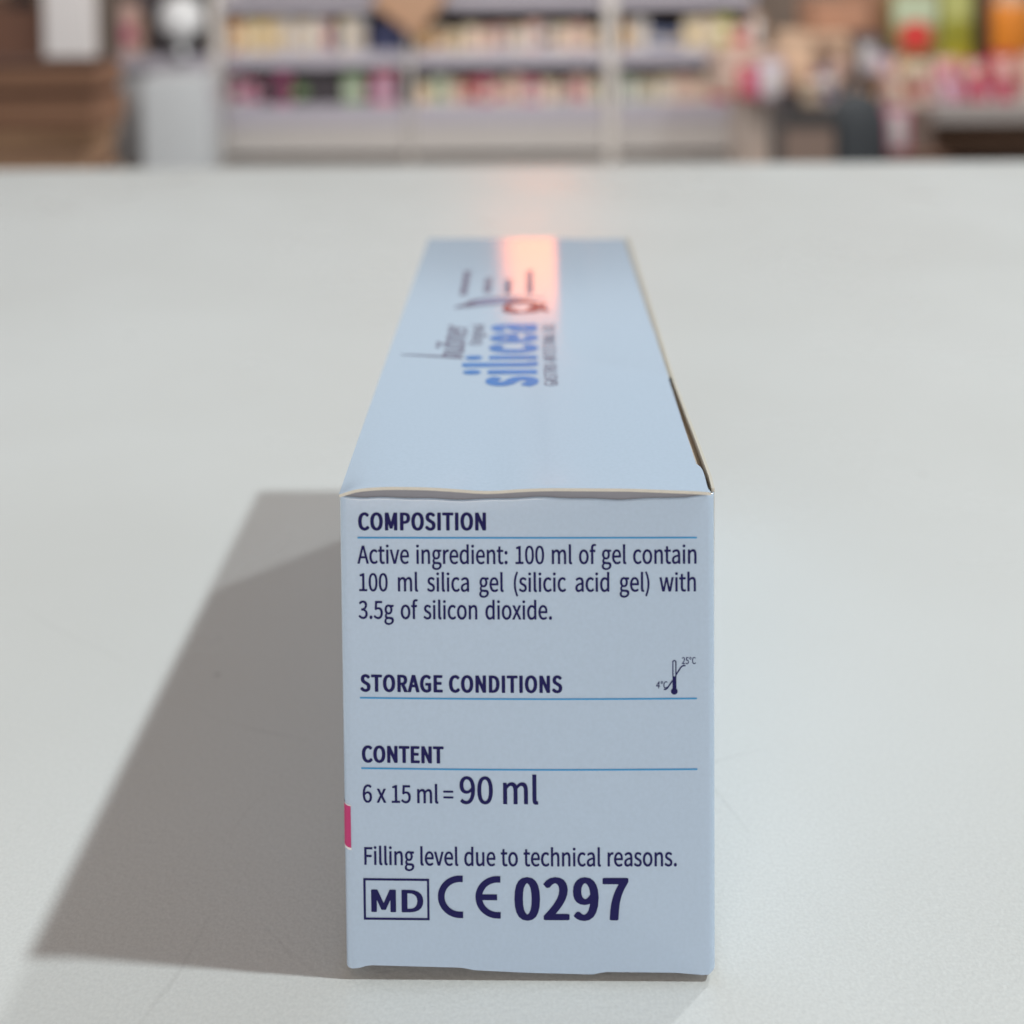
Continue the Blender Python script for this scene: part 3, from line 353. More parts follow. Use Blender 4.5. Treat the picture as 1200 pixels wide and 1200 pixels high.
# ------------------------------------------------------------------ the carton (millimetres, local axes: x right, y away, z up)
carton = tag(empty('medicine_carton', BOX_O, BOX_YAW),
             'pale blue folding carton with navy printed ingredient text, standing on the white counter', 'carton')
RC = 1.15                                                     # rounding of the upright folds
LIP = [(-27.5, 72.3), (-27.1, 72.95), (-24, 73.58), (-20.2, 73.78), (-14.6, 73.7), (-10.8, 73.46), (-5.6, 73.06), (-1.5, 73.38), (2.9, 73.56), (15.3, 73.46), (26.3, 73.0), (27.6, 72.75)]
BOT = [(-27.5, .56), (-25.7, .57), (-24.06, 1.1), (-9.95, .79), (-8.4, .41), (-.2, .06), (9.4, -.14), (10.9, .26), (21.7, .2), (26, -.17), (26.4, -.1), (27.4, .62)]
def bulge(u, z):
    return -0.30 * max(0, math.cos(math.pi * u / W)) * math.sin(math.pi * max(0, min(1, z / H))) 
def finish(o, t, rim=True):
    for v in o.data.vertices: v.co *= MM
    if t:
        md = o.modifiers.new('board', 'SOLIDIFY'); md.thickness = t * MM; md.offset = -1
        md.material_offset = 2; md.material_offset_rim = 1 if rim else 0
        es = o.modifiers.new('crisp_edges', 'EDGE_SPLIT'); es.split_angle = math.radians(38)
    for p in o.data.polygons: p.use_smooth = True
    return o
CARD = [M_CARTON, M_BOARD, M_INNER]

# front flap: perimeter rounds both upright edges, the top folds back under the lid
def perim(n_arc=6, n_mid=56):
    P = []
    for i in range(n_arc + 1):
        a = math.pi / 2 * i / n_arc; P.append((-W / 2 + RC - RC * math.cos(a), RC - RC * math.sin(a)))
    for i in range(1, n_mid): P.append((-W / 2 + RC + (W - 2 * RC) * i / n_mid, 0.0))
    for i in range(n_arc + 1):
        a = math.pi / 2 * i / n_arc; P.append((W / 2 - RC + RC * math.sin(a), RC - RC * math.cos(a)))
    return P
def fold_z(u):
    return 71.35 + 0.16 * math.sin(u * 0.28 + 1.0) + 0.06 * math.sin(u * 0.8) + 0.5 * max(0, abs(u) / 27.5 - 0.86) / 0.14
PR = perim(); rows = 34; V = []; F = []
for r in range(rows + 1):
    for (u, y) in PR:
        zb, zt = smooth_table(BOT, u, .35), fold_z(u)
        V.append(Vector((u, y + bulge(u, zb + (zt - zb) * r / rows), zb + (zt - zb) * r / rows)))
for t in (18, 36, 54, 72, 90):
    a_ = math.radians(t)
    for (u, y) in PR:
        V.append(Vector((u, max(y, 0) + bulge(u, 71.3) + 0.32 * (1 - math.cos(a_)), fold_z(u) + 0.32 * math.sin(a_))))
nr = rows + 1 + 5; n = len(PR)
for r in range(nr - 1):
    for i in range(n - 1): F.append([r * n + i, r * n + i + 1, (r + 1) * n + i + 1, (r + 1) * n + i])
front = finish(link_mesh('front_panel', V, F, CARD, carton), 0.45)

def ztop(x, y):
    z = H + (smooth_table(LIP, x) - H) * math.exp(-max(0, y) / 15.0)
    d = ((x - 6.5) * 8.9 + (y - 56.2) * 19.5) / 21.4              # distance behind the lid's faint crease
    k = max(0.0, min(1.0, (x - 7.0) / 7.0))
    if d > 0: z -= 0.36 * k * (1 - math.exp(-d / 11.0)) 
    z += 0.25 * math.sin(math.pi * min(1, max(0, y / L))) * math.cos(math.pi * x / W)
    return z
XR = [(-.6, 26.9), (0.5, 26.6), (1.3, 26.58), (5.5, 26.72), (7.0, 26.68), (8.0, 26.55), (8.6, 26.3), (8.95, 26.15), (9.1, 26.02), (25, 25.98), (43, 25.95), (46.2, 26.02), (47.2, 26.1), (148, 26.3), (152, 26.4)]
ys = [-.55, -.2, .5, 1.3, 2.4, 3.6, 5.0, 6.2, 7.0, 7.5, 8.0, 8.3, 8.6, 8.8, 8.95, 9.1, 10, 12, 15, 18, 22, 26, 31, 36, 40, 43, 44.7, 46.2, 47.2, 49] + [50 + 2 * i for i in range(1, 51)] + [L]
NX = 46; V = []; F = []
for y in ys:
    xl = -W / 2 + 0.1; xr = lerp_table(XR, y)
    for i in range(NX + 1):
        x = xl + (xr - xl) * i / NX; V.append(Vector((x, y, ztop(x, y))))
for r in range(len(ys) - 1):
    for i in range(NX): a = r * (NX + 1) + i; F.append([a, a + 1, a + NX + 2, a + NX + 1])
lid = finish(link_mesh('top_panel', V, F, CARD, carton), 0.45)

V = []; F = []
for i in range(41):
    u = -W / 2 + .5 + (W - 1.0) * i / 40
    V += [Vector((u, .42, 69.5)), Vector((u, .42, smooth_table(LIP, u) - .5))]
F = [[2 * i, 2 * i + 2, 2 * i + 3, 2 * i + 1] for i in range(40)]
lip_shade = finish(link_mesh('lip_shade_strip', V, F, [M_SHADE_BOARD, M_BOARD, M_INNER], carton), 0.3)  # grey strip stands in for the shadow of the lid lip

XO = [(0, 27.56), (4.4, 27.78), (17, 27.62), (29.3, 27.36), (45.1, 27.06), (97, 27.26), (152, 27.4)]
def side(sign):
    V = []; F = []
    Y = [RC * 0.98 + (L - RC) * i / 40 for i in range(41)]; Z = [0.25, 2, 10, 25, 40, 52, 60, 66, 69, 71, 72.2, 72.75]
    for y in Y:
        for z in Z:
            k = max(0, (z - 45) / (H - 45)) ** 2
            x = W / 2 + (lerp_table(XO, y) - W / 2) * k if sign > 0 else -W / 2 + 0.12 * k
            if sign < 0: z = min(z, 72.55)
            V.append(Vector((x, y, z)))
    nz = len(Z)
    for r in range(40):
        for i in range(nz - 1):
            q = [r * nz + i, (r + 1) * nz + i, (r + 1) * nz + i + 1, r * nz + i + 1]
            F.append(q if sign > 0 else q[::-1])
    return finish(link_mesh('side_panel', V, F, CARD, carton), 0.45)
side(1); side(-1)
mb = MB(); mb.box(W / 2 - 14, W / 2 - .5, 3.0, 47, H - 1.35, H - .95, 0); finish(mb.build('slit_fill_flap', [M_SLIT_FILL], carton), 0)  # added flap, lightens the dark inside of the slit
V = []; F = []
for i in range(31):
    y = 46.8 + (L - 47.2) * i / 30; xa = lerp_table(XR, y) - .3; xb = lerp_table(XO, y) - .12
    V += [Vector((xa, y, H - .62)), Vector((xa, y, H - .36)), Vector((xb, y, H - .10))]
F = [q for i in range(30) for q in ([3 * i, 3 * i + 3, 3 * i + 4, 3 * i + 1], [3 * i + 1, 3 * i + 4, 3 * i + 5, 3 * i + 2])]
finish(link_mesh('glue_flap', V, F, M_BOARD, carton), 0)
mb = MB(); mb.box(-W / 2 + .5, W / 2 - .5, L - .6, L - .1, 0, H - .55, 0); finish(mb.build('back_panel', CARD, carton), 0)
mb = MB(); mb.box(-W / 2 + .9, W / 2 - 1.2, 3.4, L - .7, -1.2, -.2, 0); finish(mb.build('base_panel', [M_SHADE_BOARD], carton), 0)  # base board coloured dark to paint the shaded gap beneath

# pink edge strip wrapping the left upright fold
def wrap_left(s):        # s: mm along the outline, 0 at the front end of the rounding, negative further back
    q = RC * math.pi / 2
    if s >= 0: return (-W / 2 + RC + s, 0.0)
    if s > -q:
        a = s / q * math.pi / 2; return (-W / 2 + RC - RC * math.sin(-a), RC - RC * math.cos(a))
    return (-W / 2, RC + (-s - q))
def strip(name, z0, z1, s0, s1, m_, off, slope=0.28):
    V = []; F = []; N_ = 30
    for i in range(N_ + 1):
        s = s0 + (s1 - s0) * i / N_; x, y = wrap_left(s)
        q = RC * math.pi / 2; a = max(0, min(1, -s / q)) * math.pi / 2
        nx, ny = -math.sin(a), -math.cos(a)
        for z in (z0, z1): V.append(Vector((x + nx * off, y + ny * off, z - slope * (s - s1))))
    for i in range(N_): F.append([2 * i, 2 * i + 2, 2 * i + 3, 2 * i + 1])
    return finish(link_mesh(name, V, F, m_, front), 0)
strip('printed_strip', 19.1, 25.45, -14, -0.05, M_PINK, 0.07, 0.06)
strip('printed_strip_border', 18.75, 19.1, -14, 0.0, M_WHITE, 0.05, 0.06)
strip('printed_strip_border', 25.45, 25.6, -14, 0.0, M_WHITE, 0.05, 0.06)

def on_front(name, VF, m_):
    V, F = VF
    o = link_mesh(name, [Vector((v.x, bulge(v.x, v.y) - 0.05, v.y)) for v in V], F, m_, front); return finish(o, 0)
def on_top(name, VF, m_, up=0.05):         # VF in (along y, up = -x)
    V, F = VF
    o = link_mesh(name, [Vector((-v.y, v.x, ztop(-v.y, v.x) + up)) for v in V], F, m_, lid); return finish(o, 0)
def T(style, s, x0, x1, base, cap, fit='space', **k): return curve_mesh(text_contours(style, s, x0, x1, base, cap, fit, **k), 0.0)

on_front('printed_heading', T('head', 'COMPOSITION', -24.8, -5.75, 67.12, 2.5, 'track'), M_INK)
on_front('printed_rule', rect(-24.82, 24.83, 65.83, 66.07), M_LINE)
on_front('printed_paragraph', merge(
    T('body', 'Active ingredient: 100 ml of gel contain', -24.86, 24.95, 62.09, 2.64),
    T('body', '100 ml silica gel (silicic acid gel) with', -24.86, 24.85, 57.97, 2.64),
    T('body', '3.5g of silicon dioxide.', -24.86, 3.75, 53.84, 2.64)), M_INK)
on_front('printed_heading', T('head', 'STORAGE CONDITIONS', -24.8, 5.1, 42.92, 2.44, 'track'), M_INK)
on_front('printed_rule', rect(-24.78, 24.77, 41.79, 42.03), M_LINE)
on_front('printed_heading', T('head', 'CONTENT', -24.7, -12.5, 32.2, 2.42, 'track'), M_INK)
on_front('printed_rule', rect(-24.73, 24.8, 31.13, 31.37), M_LINE)
on_front('printed_text', T('body', '6 x 15 ml =', -24.7, -11.1, 26.07, 2.66, 'width'), M_INK)
on_front('printed_amount', T('body', '90 ml', -10.35, 1.5, 26.07, 4.05, 'width'), M_INK)
on_front('printed_text', T('body', 'Filling level due to technical reasons.', -24.7, 21.9, 16.57, 2.64), M_INK)
x0, x1, y0, y1, t = -24.68, -14.88, 8.12, 14.5, .34
on_front('printed_frame', merge(rect(x0, x1, y1 - t, y1), rect(x0, x1, y0, y0 + t),
                                ribbon([(x0 + t / 2, y0 + t), (x0 + t / 2, y1 - t)], t), ribbon([(x1 - t / 2, y0 + t), (x1 - t / 2, y1 - t)], t)), M_INK)
on_front('printed_letters', T('wide', 'MD', -23.95, -15.6, 9.42, 3.25, 'width', track=.1), M_INK)
R = 3.27; sw = 1.0
cC = (-10.35, 11.77); cE = (-4.78, 11.74)
def ring_half(c): return ribbon([(c[0] + .46, c[1] + R - sw / 2)] + arc(c[0], c[1], R - sw / 2, 90, 270, 40) + [(c[0] + .46, c[1] - R + sw / 2)], sw)
on_front('printed_mark', ring_half(cC), M_INK)
on_front('printed_mark', merge(ring_half(cE), ribbon([(cE[0] - R + sw * .8, cE[1]), (cE[0] - .05, cE[1])], .9)), M_INK)
on_front('printed_number', T('number', '0297', -2.55, 14.85, 8.42, 6.2, 'track'), M_INK)
# thermometer with its two limits
lw = .2
on_front('printed_thermometer', merge(
    ribbon([(21.26, 45.2), (21.26, 47.4)] + arc(21.48, 47.4, .22, 180, 0, 8) + [(21.70, 47.4), (21.70, 45.2)], .17),
    ribbon([(21.48, 43.2), (21.48, 45.25)], .58), disc(21.46, 43.02, .50),
    ribbon([(21.73, 45.52), (22.45, 46.62), (22.72, 46.84), (23.12, 46.87)], lw),
    ribbon([(21.21, 44.65), (20.45, 43.5), (20.25, 43.33), (19.92, 43.32)], lw)), M_INK)
on_front('printed_limit', merge(T('body', '25°C', 22.55, 24.65, 47.1, 1.0, 'width', track=.03),
                                T('body', '4°C', 18.75, 20.45, 43.5, 1.0, 'width', track=.03, slant=.08)), M_INK)

# lid printing, reading away from the camera
on_top('printed_brand', T('brand', 'silicea', 41.0, 77.6, -1.3, 8.3 * CAP / 405, 'width', track=1.25), M_FOIL)
on_top('printed_subtitle', T('body', 'GASTRO-INTESTINAL GEL', 41.5, 77.2, -5.5, 2.4, 'width', track=.2), M_GREYINK)
on_top('printed_word', T('body', 'Original', 63.7, 76.8, 9.2, 2.5, 'width', track=.15), M_GREYINK)
on_top('printed_script', merge(T('body', 'hubner', 55.5, 75.5, 12.6, 5.0, 'width', slant=.25),
       ribbon([(57.0, 13), (57.6, 18), (58.4, 22), (58.8, 24.8)], [.9, .8, .6, .3]),
       ribbon([(62.6, 17.7), (63.8, 18.2)], .7), ribbon([(64.8, 17.7), (66, 18.2)], .7)), M_GREYINK)
on_top('printed_swoosh_fill', ribbon([(89.8, 14.4), (91.2, 12.2), (92.6, 9.6), (93.6, 6.0), (94.0, 2.0)], [1.0, 3.2, 4.2, 3.8, 1.5]), M_SWOOSH)
on_top('printed_swoosh', merge(
    ribbon([(88.6, 16.2), (90.2, 13.8), (93.2, 12.4), (95.2, 9.6), (96.0, 5.6), (95.9, 0.5), (95.2, -3.6)], [.8, 2.0, 1.5, 1.0, .8, .7, .5]),
    ribbon([(89.6, 14.0), (90.4, 11.5), (91.2, 8.0), (92.0, 4.0)], [1.8, 1.2, .9, .5])), M_GREYINK, 0.08)
on_top('printed_emblem', merge(
    ribbon(arc(88.8, 1.6, 3.9, 0, 362, 30, 3.2), [2.1 + .9 * math.sin(i * .7) for i in range(31)]),
    ribbon([(85.2, -.8), (88, -2.2), (91.5, -3.8)], [2.2, 1.8, 1.2]), ribbon([(92.2, -.8), (89, -2.4), (85.4, -4.2)], [1.9, 2.0, 1.3])), M_REDINK)
random.seed(5)
for xx, a, b in ((-14.9, 98.3, 118.6), (-9.5, 100.2, 112), (-4.7, 99.2, 111), (.3, 99.2, 118.4)):
    segs = []; y = a
    while y < b - .8:
        l_ = min(random.uniform(1.2, 4.2), b - y); segs.append(rect(y, y + l_, -xx - .8, -xx + .8)); y += l_ + .7
    on_top('printed_small_text', merge(*segs), M_GREYINK)

# ------------------------------------------------------------------ counter
counter = tag(empty('sales_counter', (0, 0.25, 0)), 'white laminate shop counter that the pale blue carton stands on', 'counter')
mb = MB(); mb.box(-1.5, 1.5, -0.55, 0.83367 - 0.25, CT - 0.036, CT, 0, bevel=0.003); ctop = mb.build('countertop', [M_COUNTER], counter, True)
ctop.rotation_euler = (0, 0, 0.0)
for p in ctop.data.polygons: p.use_smooth = False
mb = MB(); mb.box(-1.46, 1.46, -0.45, 0.5, 0.08, CT - 0.036); mb.build('counter_body', [mat('counter_body_paint', (0.62, 0.62, 0.6, 1), noise=.03)], counter)
mb = MB(); mb.box(-1.42, 1.42, -0.40, 0.44, 0.0, 0.08); mb.build('plinth', [mat('plinth_paint', (0.1, 0.1, 0.1, 1))], counter)

# ------------------------------------------------------------------ setting
mb = MB(); mb.box(-6, 6, -2, 9, -0.1, 0)
tag(mb.build('floor', [mat('floor_tile', (0.36, 0.34, 0.32, 1), rough=.35, noise=.08, nscale=6)]), kind='structure')
mb = MB(); mb.box(-6, 6, 7.2, 7.35, 0, 2.9)
tag(mb.build('wall', [mat('wall_paint', (0.30, 0.24, 0.20, 1), rough=.9, noise=.1, nscale=3)]), kind='structure')

# ------------------------------------------------------------------ shelving: three bays at the back
M_SHELF = mat('shelf_metal', (0.52, 0.49, 0.53, 1), rough=.45, noise=.05, nscale=5)
M_RAIL = mat('price_rail', (0.44, 0.42, 0.48, 1), rough=.4, noise=.05, nscale=5)
M_UP = mat('upright_metal', (0.62, 0.59, 0.56, 1), rough=.45, noise=.04, nscale=5)
M_BACK = mat('shelf_back', (0.10, 0.085, 0.09, 1), rough=.7, noise=.2, nscale=4)
M_BASE = mat('shelf_base', (0.50, 0.475, 0.46, 1), rough=.6, noise=.06, nscale=3)
BAYS = [(-1.455, -0.535), (-0.505, 0.46), (0.525, 1.22)]
SH = [-0.375, -0.645]                                            # shelf tops, relative to the counter top
def shelving_bay(i, x0, x1, label):
    e = tag(empty('shelving_bay', ((x0 + x1) / 2, 6.0, 0)), label, 'shelving', 'shelving bays at the back of the shop')
    w = (x1 - x0) / 2; d = -0.008 * ((x0 + x1) / 2) if False else 0
    mb = MB(); mb.box(-w, w, 0.44, 0.46, 0.0, CT + 0.55); mb.build('back_panel', [M_BACK], e)
    mb = MB(); mb.box(-w, w, -.004, 0.44, 0.03, CT - 0.743); mb.build('base_panel', [M_BASE], e)
    for z, hr in ((SH[1], .10), (SH[0], .075), (-0.105, .055)):
        mb = MB(); mb.box(-w, w, 0.012, 0.44, CT + z - 0.03, CT + z); s = mb.build('shelf', [M_SHELF], e)
        mb = MB(); mb.box(-w, w, -0.012, 0.010, CT + z - hr, CT + z + .005, bevel=.004); mb.build('price_rail', [M_RAIL], s)
    return e
def upright(e, x, w, z1, y=0.0):
    mb = MB(); mb.box(-w, w, y - .03, y + 0.46, 0.0, CT + z1, bevel=.004); o = mb.build('upright', [M_UP], e); o.location = (x - e.location.x, 0, 0)
b0 = shelving_bay(0, *BAYS[0], 'left bay of pale metal shop shelving with green and pink packs below')
b1 = shelving_bay(1, *BAYS[1], 'middle bay of pale metal shop shelving between two uprights')
b2 = shelving_bay(2, *BAYS[2], 'right bay of pale metal shop shelving with a red pack low down')
upright(b0, -1.487, .026, .55); upright(b1, -0.520, .011, .55, .0); upright(b1, 0.4925, .029, .6)

ORD = ['first', 'second', 'third', 'fourth', 'fifth', 'sixth', 'seventh', 'eighth', 'ninth', 'tenth', 'eleventh', 'twelfth', 'thirteenth', 'fourteenth', 'fifteenth', 'sixteenth', 'seventeenth', 'eighteenth']
KP = 0.92
def pmat(c, tagname='pack'):
    n = '%s_%d_%d_%d' % (tagname, *c)
    return mat(n, srgb(*c, k=KP), rough=.45, noise=.08, nscale=18)
def pack(kind, x, y, z, w, h, d, c, c2):
    """one shelf product: folding box with a print band, bottle, jar or stand-up pouch"""
    mb = MB(); ms = [pmat(c), pmat(c2)]
    if kind == 'box':
        mb.box(-w / 2, w / 2, 0, d, 0, h, 0, bevel=.003)
        mb.box(-w / 2 + .004, w / 2 - .004, -.001, .004, h * .25, h * .6, 1)
        nm = 'product_box'
    elif kind == 'bottle':
        r = w / 2
        mb.lathe([(r * .92, 0, 0), (r, .006, 0), (r, h * .2, 1), (r, h * .5, 0), (r, h * .62, 0), (r * .75, h * .72, 0), (r * .36, h * .78, 0), (r * .36, h * .82, 1), (r * .45, h * .83, 1), (r * .45, h, 1)], 0, d / 2, 16)
        nm = 'product_bottle'
    elif kind == 'jar':
        r = w / 2
        mb.lathe([(r * .95, 0, 0), (r, .006, 0), (r, h * .2, 1), (r, h * .55, 0), (r, h * .7, 0), (r * .9, h * .74, 0), (r * 1.02, h * .75, 1), (r * 1.02, h, 1)], 0, d / 2, 18)
        nm = 'product_jar'
    else:
        V = []; n_ = 9
        prof = [(0, d * .5), (.12, d * .55), (.5, d * .42), (.85, d * .16), (.93, .004), (1, .004)]
        o = len(mb.v)
        for s_ in (1, -1):
            for t, th in prof:
                for i in range(n_):
                    a = i / (n_ - 1); b = math.sin(math.pi * a) ** .5 if 0 < a < 1 else 0
                    mb.v.append(Vector(((a - .5) * w * (1 - .06 * math.sin(math.pi * t)), d / 2 - s_ * (th * b + .002) , t * h)))
        m_ = len(prof) * n_
        for k in (0, 1):
            for r_ in range(len(prof) - 1):
                for i in range(n_ - 1):
                    q = [k * m_ + r_ * n_ + i, k * m_ + r_ * n_ + i + 1, k * m_ + (r_ + 1) * n_ + i + 1, k * m_ + (r_ + 1) * n_ + i]
                    mb.f.append(q if k == 0 else q[::-1]); mb.m.append(1 if (r_ in (1, 2) and 1 < i < n_ - 3) else 0)
        nm = 'product_pouch'
    o = mb.build(nm, ms, None, kind in ('bottle', 'jar'))
    o.location = (x, y, z)
    return o
NOUN = {'box': 'box', 'bottle': 'bottle', 'jar': 'jar', 'pouch': 'pouch'}
COLN = {}
CR = (214, 196, 172); CR2 = (226, 212, 186); YE = (222, 196, 140); PA = (206, 202, 200); PK = (214, 178, 168); DG = (84, 78, 84); BK = (40, 36, 40); GN = (122, 150, 104); MG = (168, 84, 122)
PI = (196, 112, 134); OR = (214, 164, 116); PG = (196, 206, 188); LG = (176, 176, 98); BL = (92, 104, 138); RD = (180, 52, 64); NV = (50, 54, 92); TN = (170, 140, 118); LV = (186, 172, 190); BR = (110, 84, 70)
COLN = {CR: 'cream', CR2: 'ivory', YE: 'pale yellow', PA: 'off white', PK: 'peach pink', DG: 'dark grey', BK: 'black', GN: 'green', MG: 'magenta', PI: 'pink', OR: 'light orange', PG: 'pale green', LG: 'olive green', BL: 'slate blue', RD: 'red', NV: 'navy blue', TN: 'tan', LV: 'lavender', BR: 'brown'}
def row(x0, x1, y, z, items, where, group):
    """items: (kind, colour, second colour, width share, height)"""
    tot = sum(i[3] for i in items); x = x0; counts = {}; lab = {}
    keys = [(COLN[i[1]], NOUN[i[0]]) for i in items]
    for it, key in zip(items, keys):
        w = (x1 - x0) * it[3] / tot; k, c, c2, _, h = it
        ww = w * .93; d = min(.16, max(.05, ww))
        o = pack(k, x + w / 2, y + random.uniform(-.004, .02), z, ww, h, d, c, c2)
        o.rotation_euler = (0, 0, random.uniform(-.05, .05))
        i = counts.get(key, 0); counts[key] = i + 1
        if keys.count(key) == 1: lb = '%s %s with %s print on %s' % (key[0], key[1], COLN[c2], where)
        else: lb = '%s %s %s from the left on %s' % (ORD[i], key[0], key[1], where)
        tag(o, lb, key[1], group)
        x += w
random.seed(11)
B = 'box'; O = 'bottle'; J = 'jar'; U = 'pouch'
Z0, Z1 = CT + SH[0], CT + SH[1]
row(-1.44, -0.74, 6.03, Z0, [(B, OR, CR2, 1, .16), (B, CR2, YE, 1, .165), (B, YE, CR, 1.1, .16), (B, CR, YE, 1, .17), (B, PA, CR, 1, .165), (B, CR, PA, 1, .16), (B, PA, CR2, 1, .17), (B, PK, PI, .6, .16), (O, DG, BL, .6, .13), (B, CR2, PA, 1, .165), (B, PA, CR, 1.1, .17)], 'the upper shelf of the left bay', 'packs on the upper shelf of the left bay')
row(-1.45, -0.56, 6.03, Z1, [(J, PA, MG, 1, .16), (J, LV, PI, 1, .12), (B, BK, DG, .8, .17), (B, MG, BK, 1, .17), (B, BK, GN, 1, .16), (B, DG, BK, 1, .165), (B, BK, DG, 1, .17), (B, GN, PG, 1.3, .175), (B, BK, MG, .5, .16), (B, PI, LV, 1.4, .175), (B, DG, BK, .4, .16)], 'the lower shelf of the left bay', 'packs on the lower shelf of the left bay')
row(-0.49, 0.45, 6.03, Z0, [(B, OR, YE, 1, .11), (B, CR, OR, 1, .12), (J, YE, CR2, 1, .10), (B, CR2, PK, 1, .12), (B, PK, CR, 1, .11), (J, PA, PK, 1, .12), (B, CR, PA, 1, .115), (B, PK, PA, 1, .14), (O, PA, BR, .8, .15), (B, CR2, PK, 1, .12), (B, PK, CR, 1, .13), (B, CR, TN, 1, .11)], 'the upper shelf of the middle bay', 'packs on the upper shelf of the middle bay')
row(-0.49, 0.45, 6.03, Z1, [(B, CR2, OR, 1, .10), (B, PG, GN, 1, .13), (B, CR, PK, 1, .11), (J, PK, RD, 1, .12), (B, PI, CR, 1, .13), (B, CR, PI, 1, .11), (B, PK, CR, 1, .14), (B, PI, PA, 1, .12), (B, CR2, PK, 1, .11), (J, PG, PK, 1, .10), (B, PK, PI, 1, .13), (B, CR, PG, 1, .11)], 'the lower shelf of the middle bay', 'packs on the lower shelf of the middle bay')
row(0.54, 1.19, 6.03, Z0, [(O, OR, YE, .7, .16), (B, PA, CR, 1, .15), (B, BL, PA, 1.1, .10), (B, BL, CR, 1, .09), (B, CR2, YE, 1, .15), (B, CR, CR2, 1, .16), (B, LG, YE, 1, .17), (B, BK, DG, .8, .18)], 'the upper shelf of the right bay', 'packs on the upper shelf of the right bay')
row(0.54, 1.20, 6.03, Z1, [(B, PG, PA, 1, .12), (J, PG, CR, 1, .11), (B, CR2, PA, 1, .12), (B, PK, CR, 1, .13), (B, CR, PK, .9, .12), (B, RD, PK, 1.3, .17), (B, BK, DG, .8, .15)], 'the lower shelf of the right bay', 'packs on the lower shelf of the right bay')

# navy carton and tilted cardboard piece on the left of the middle bay
mb = MB(); mb.box(-.085, .085, 0, .12, 0, .17, 0, bevel=.003); mb.box(-.06, .06, -.001, .004, .05, .1, 1)
o = mb.build('storage_box', [pmat(NV), mat('navy_label', srgb(70, 78, 120), rough=.5)]); o.location = (-0.62, 5.99, Z0)
tag(o, 'dark navy blue box beside the tilted brown cardboard on the upper shelf', 'box')
mb = MB(); mb.box(-.14, .14, -.004, .004, -.14, .14, 0, bevel=.002); mb.box(-.14, .14, -.03, -.0045, -.14, -.132, 0); mb.box(-.14, .14, -.03, -.0045, .132, .14, 0)
o = mb.build('cardboard_tray', [mat('brown_cardboard', srgb(172, 138, 112), rough=.8, noise=.07, nscale=25)])
o.location = (-0.50, 5.90, CT - 0.10); o.rotation_euler = (0, math.radians(38), 0)
tag(o, 'brown cardboard tray tilted on its corner in front of the left shelving upright', 'cardboard')

# ------------------------------------------------------------------ left: cabinet with an appliance, post, stack of brown boxes
cab = tag(empty('side_cabinet', (-1.73, 6.0, 0)), 'pale cabinet with an open top shelf, left of the shelving bays', 'cabinet')
mb = MB(); mb.box(-.27, .235, .02, .45, 0, CT - .455); mb.build('cabinet_body', [mat('cabinet_paint', (0.38, 0.38, 0.39, 1), rough=.6)], cab)
mb = MB(); mb.box(-.28, .24, -.01, .45, CT - .455, CT - .385, bevel=.004); mb.build('cabinet_top', [M_RAIL], cab)
mb = MB(); mb.box(-.27, .235, .43, .45, CT - .38, CT + .5); mb.build('back_panel', [M_BACK], cab)
row(-1.98, -1.86, 6.02, CT - .385, [(B, PK, PI, 1, .26), (B, TN, PK, .5, .2)], 'the side cabinet', 'packs on the side cabinet')
row(-1.85, -1.52, 6.14, CT - .385, [(B, BK, DG, 1, .28), (B, DG, BK, 1, .26), (B, BK, BR, 1, .30), (B, BR, BK, .8, .24)], 'the back row of the side cabinet', 'packs on the side cabinet')
mb = MB(); mb.lathe([(.045, 0), (.05, .006), (.016, .02), (.014, .07), (.05, .085), (.095, .12), (.115, .18), (.105, .24), (.065, .285), (.02, .30)], 0, 0, 24, 0)
o = mb.build('globe_ornament', [mat('white_glass', (0.72, 0.74, 0.76, 1), rough=.25)], None, True); o.location = (-1.66, 5.98, CT - .385)
tag(o, 'white round globe on a small foot on the side cabinet', 'ornament')
mb = MB(); mb.box(-.155, .155, -.14, .14, 0, CT - .47, 0, bevel=.012); fr = mb.build('white_bin', [mat('bin_plastic', (0.60, 0.64, 0.67, 1), rough=.35)])
mb = MB(); mb.box(-.145, .145, -.13, .13, CT - .4685, CT - .445, 0, bevel=.008); mb.build('lid', [mat('bin_lid', (0.64, 0.67, 0.7, 1), rough=.35)], fr)
fr.location = (-1.60, 5.75, 0)
tag(fr, 'tall bluish white bin with a flat lid in front of the side cabinet', 'bin')
mb = MB(); mb.box(-.095, .095, -.05, .05, 0, CT + .5, bevel=.006); o = mb.build('display_post', [mat('post_paint', (0.66, 0.64, 0.64, 1), rough=.5, noise=.03, nscale=4)]); o.location = (-1.852, 5.0, 0)
tag(o, 'broad white upright post behind the stack of brown boxes', 'post')
mb = MB(); mb.box(-.35, .35, 0, .4, 0, CT - .1, 0, bevel=.004); o = mb.build('brown_cupboard', [mat('cupboard_wood', srgb(112, 78, 62), rough=.55, noise=.15, nscale=8)]); o.location = (-2.33, 5.1, 0)
tag(o, 'dark brown wooden cupboard at the far left beside the white post', 'cupboard')
row(-2.3, -1.97, 5.18, CT - .1, [(B, BR, TN, 1, .25), (B, BK, BR, 1, .22), (B, TN, BR, .8, .28)], 'the brown cupboard', 'packs on the brown cupboard')
random.seed(3)
n_st = 12
hs = (CT - .136) / n_st
_w = [random.uniform(.6, 1.4) for _ in range(n_st)]; _hz = [v * (CT - .136) / sum(_w) for v in _w]
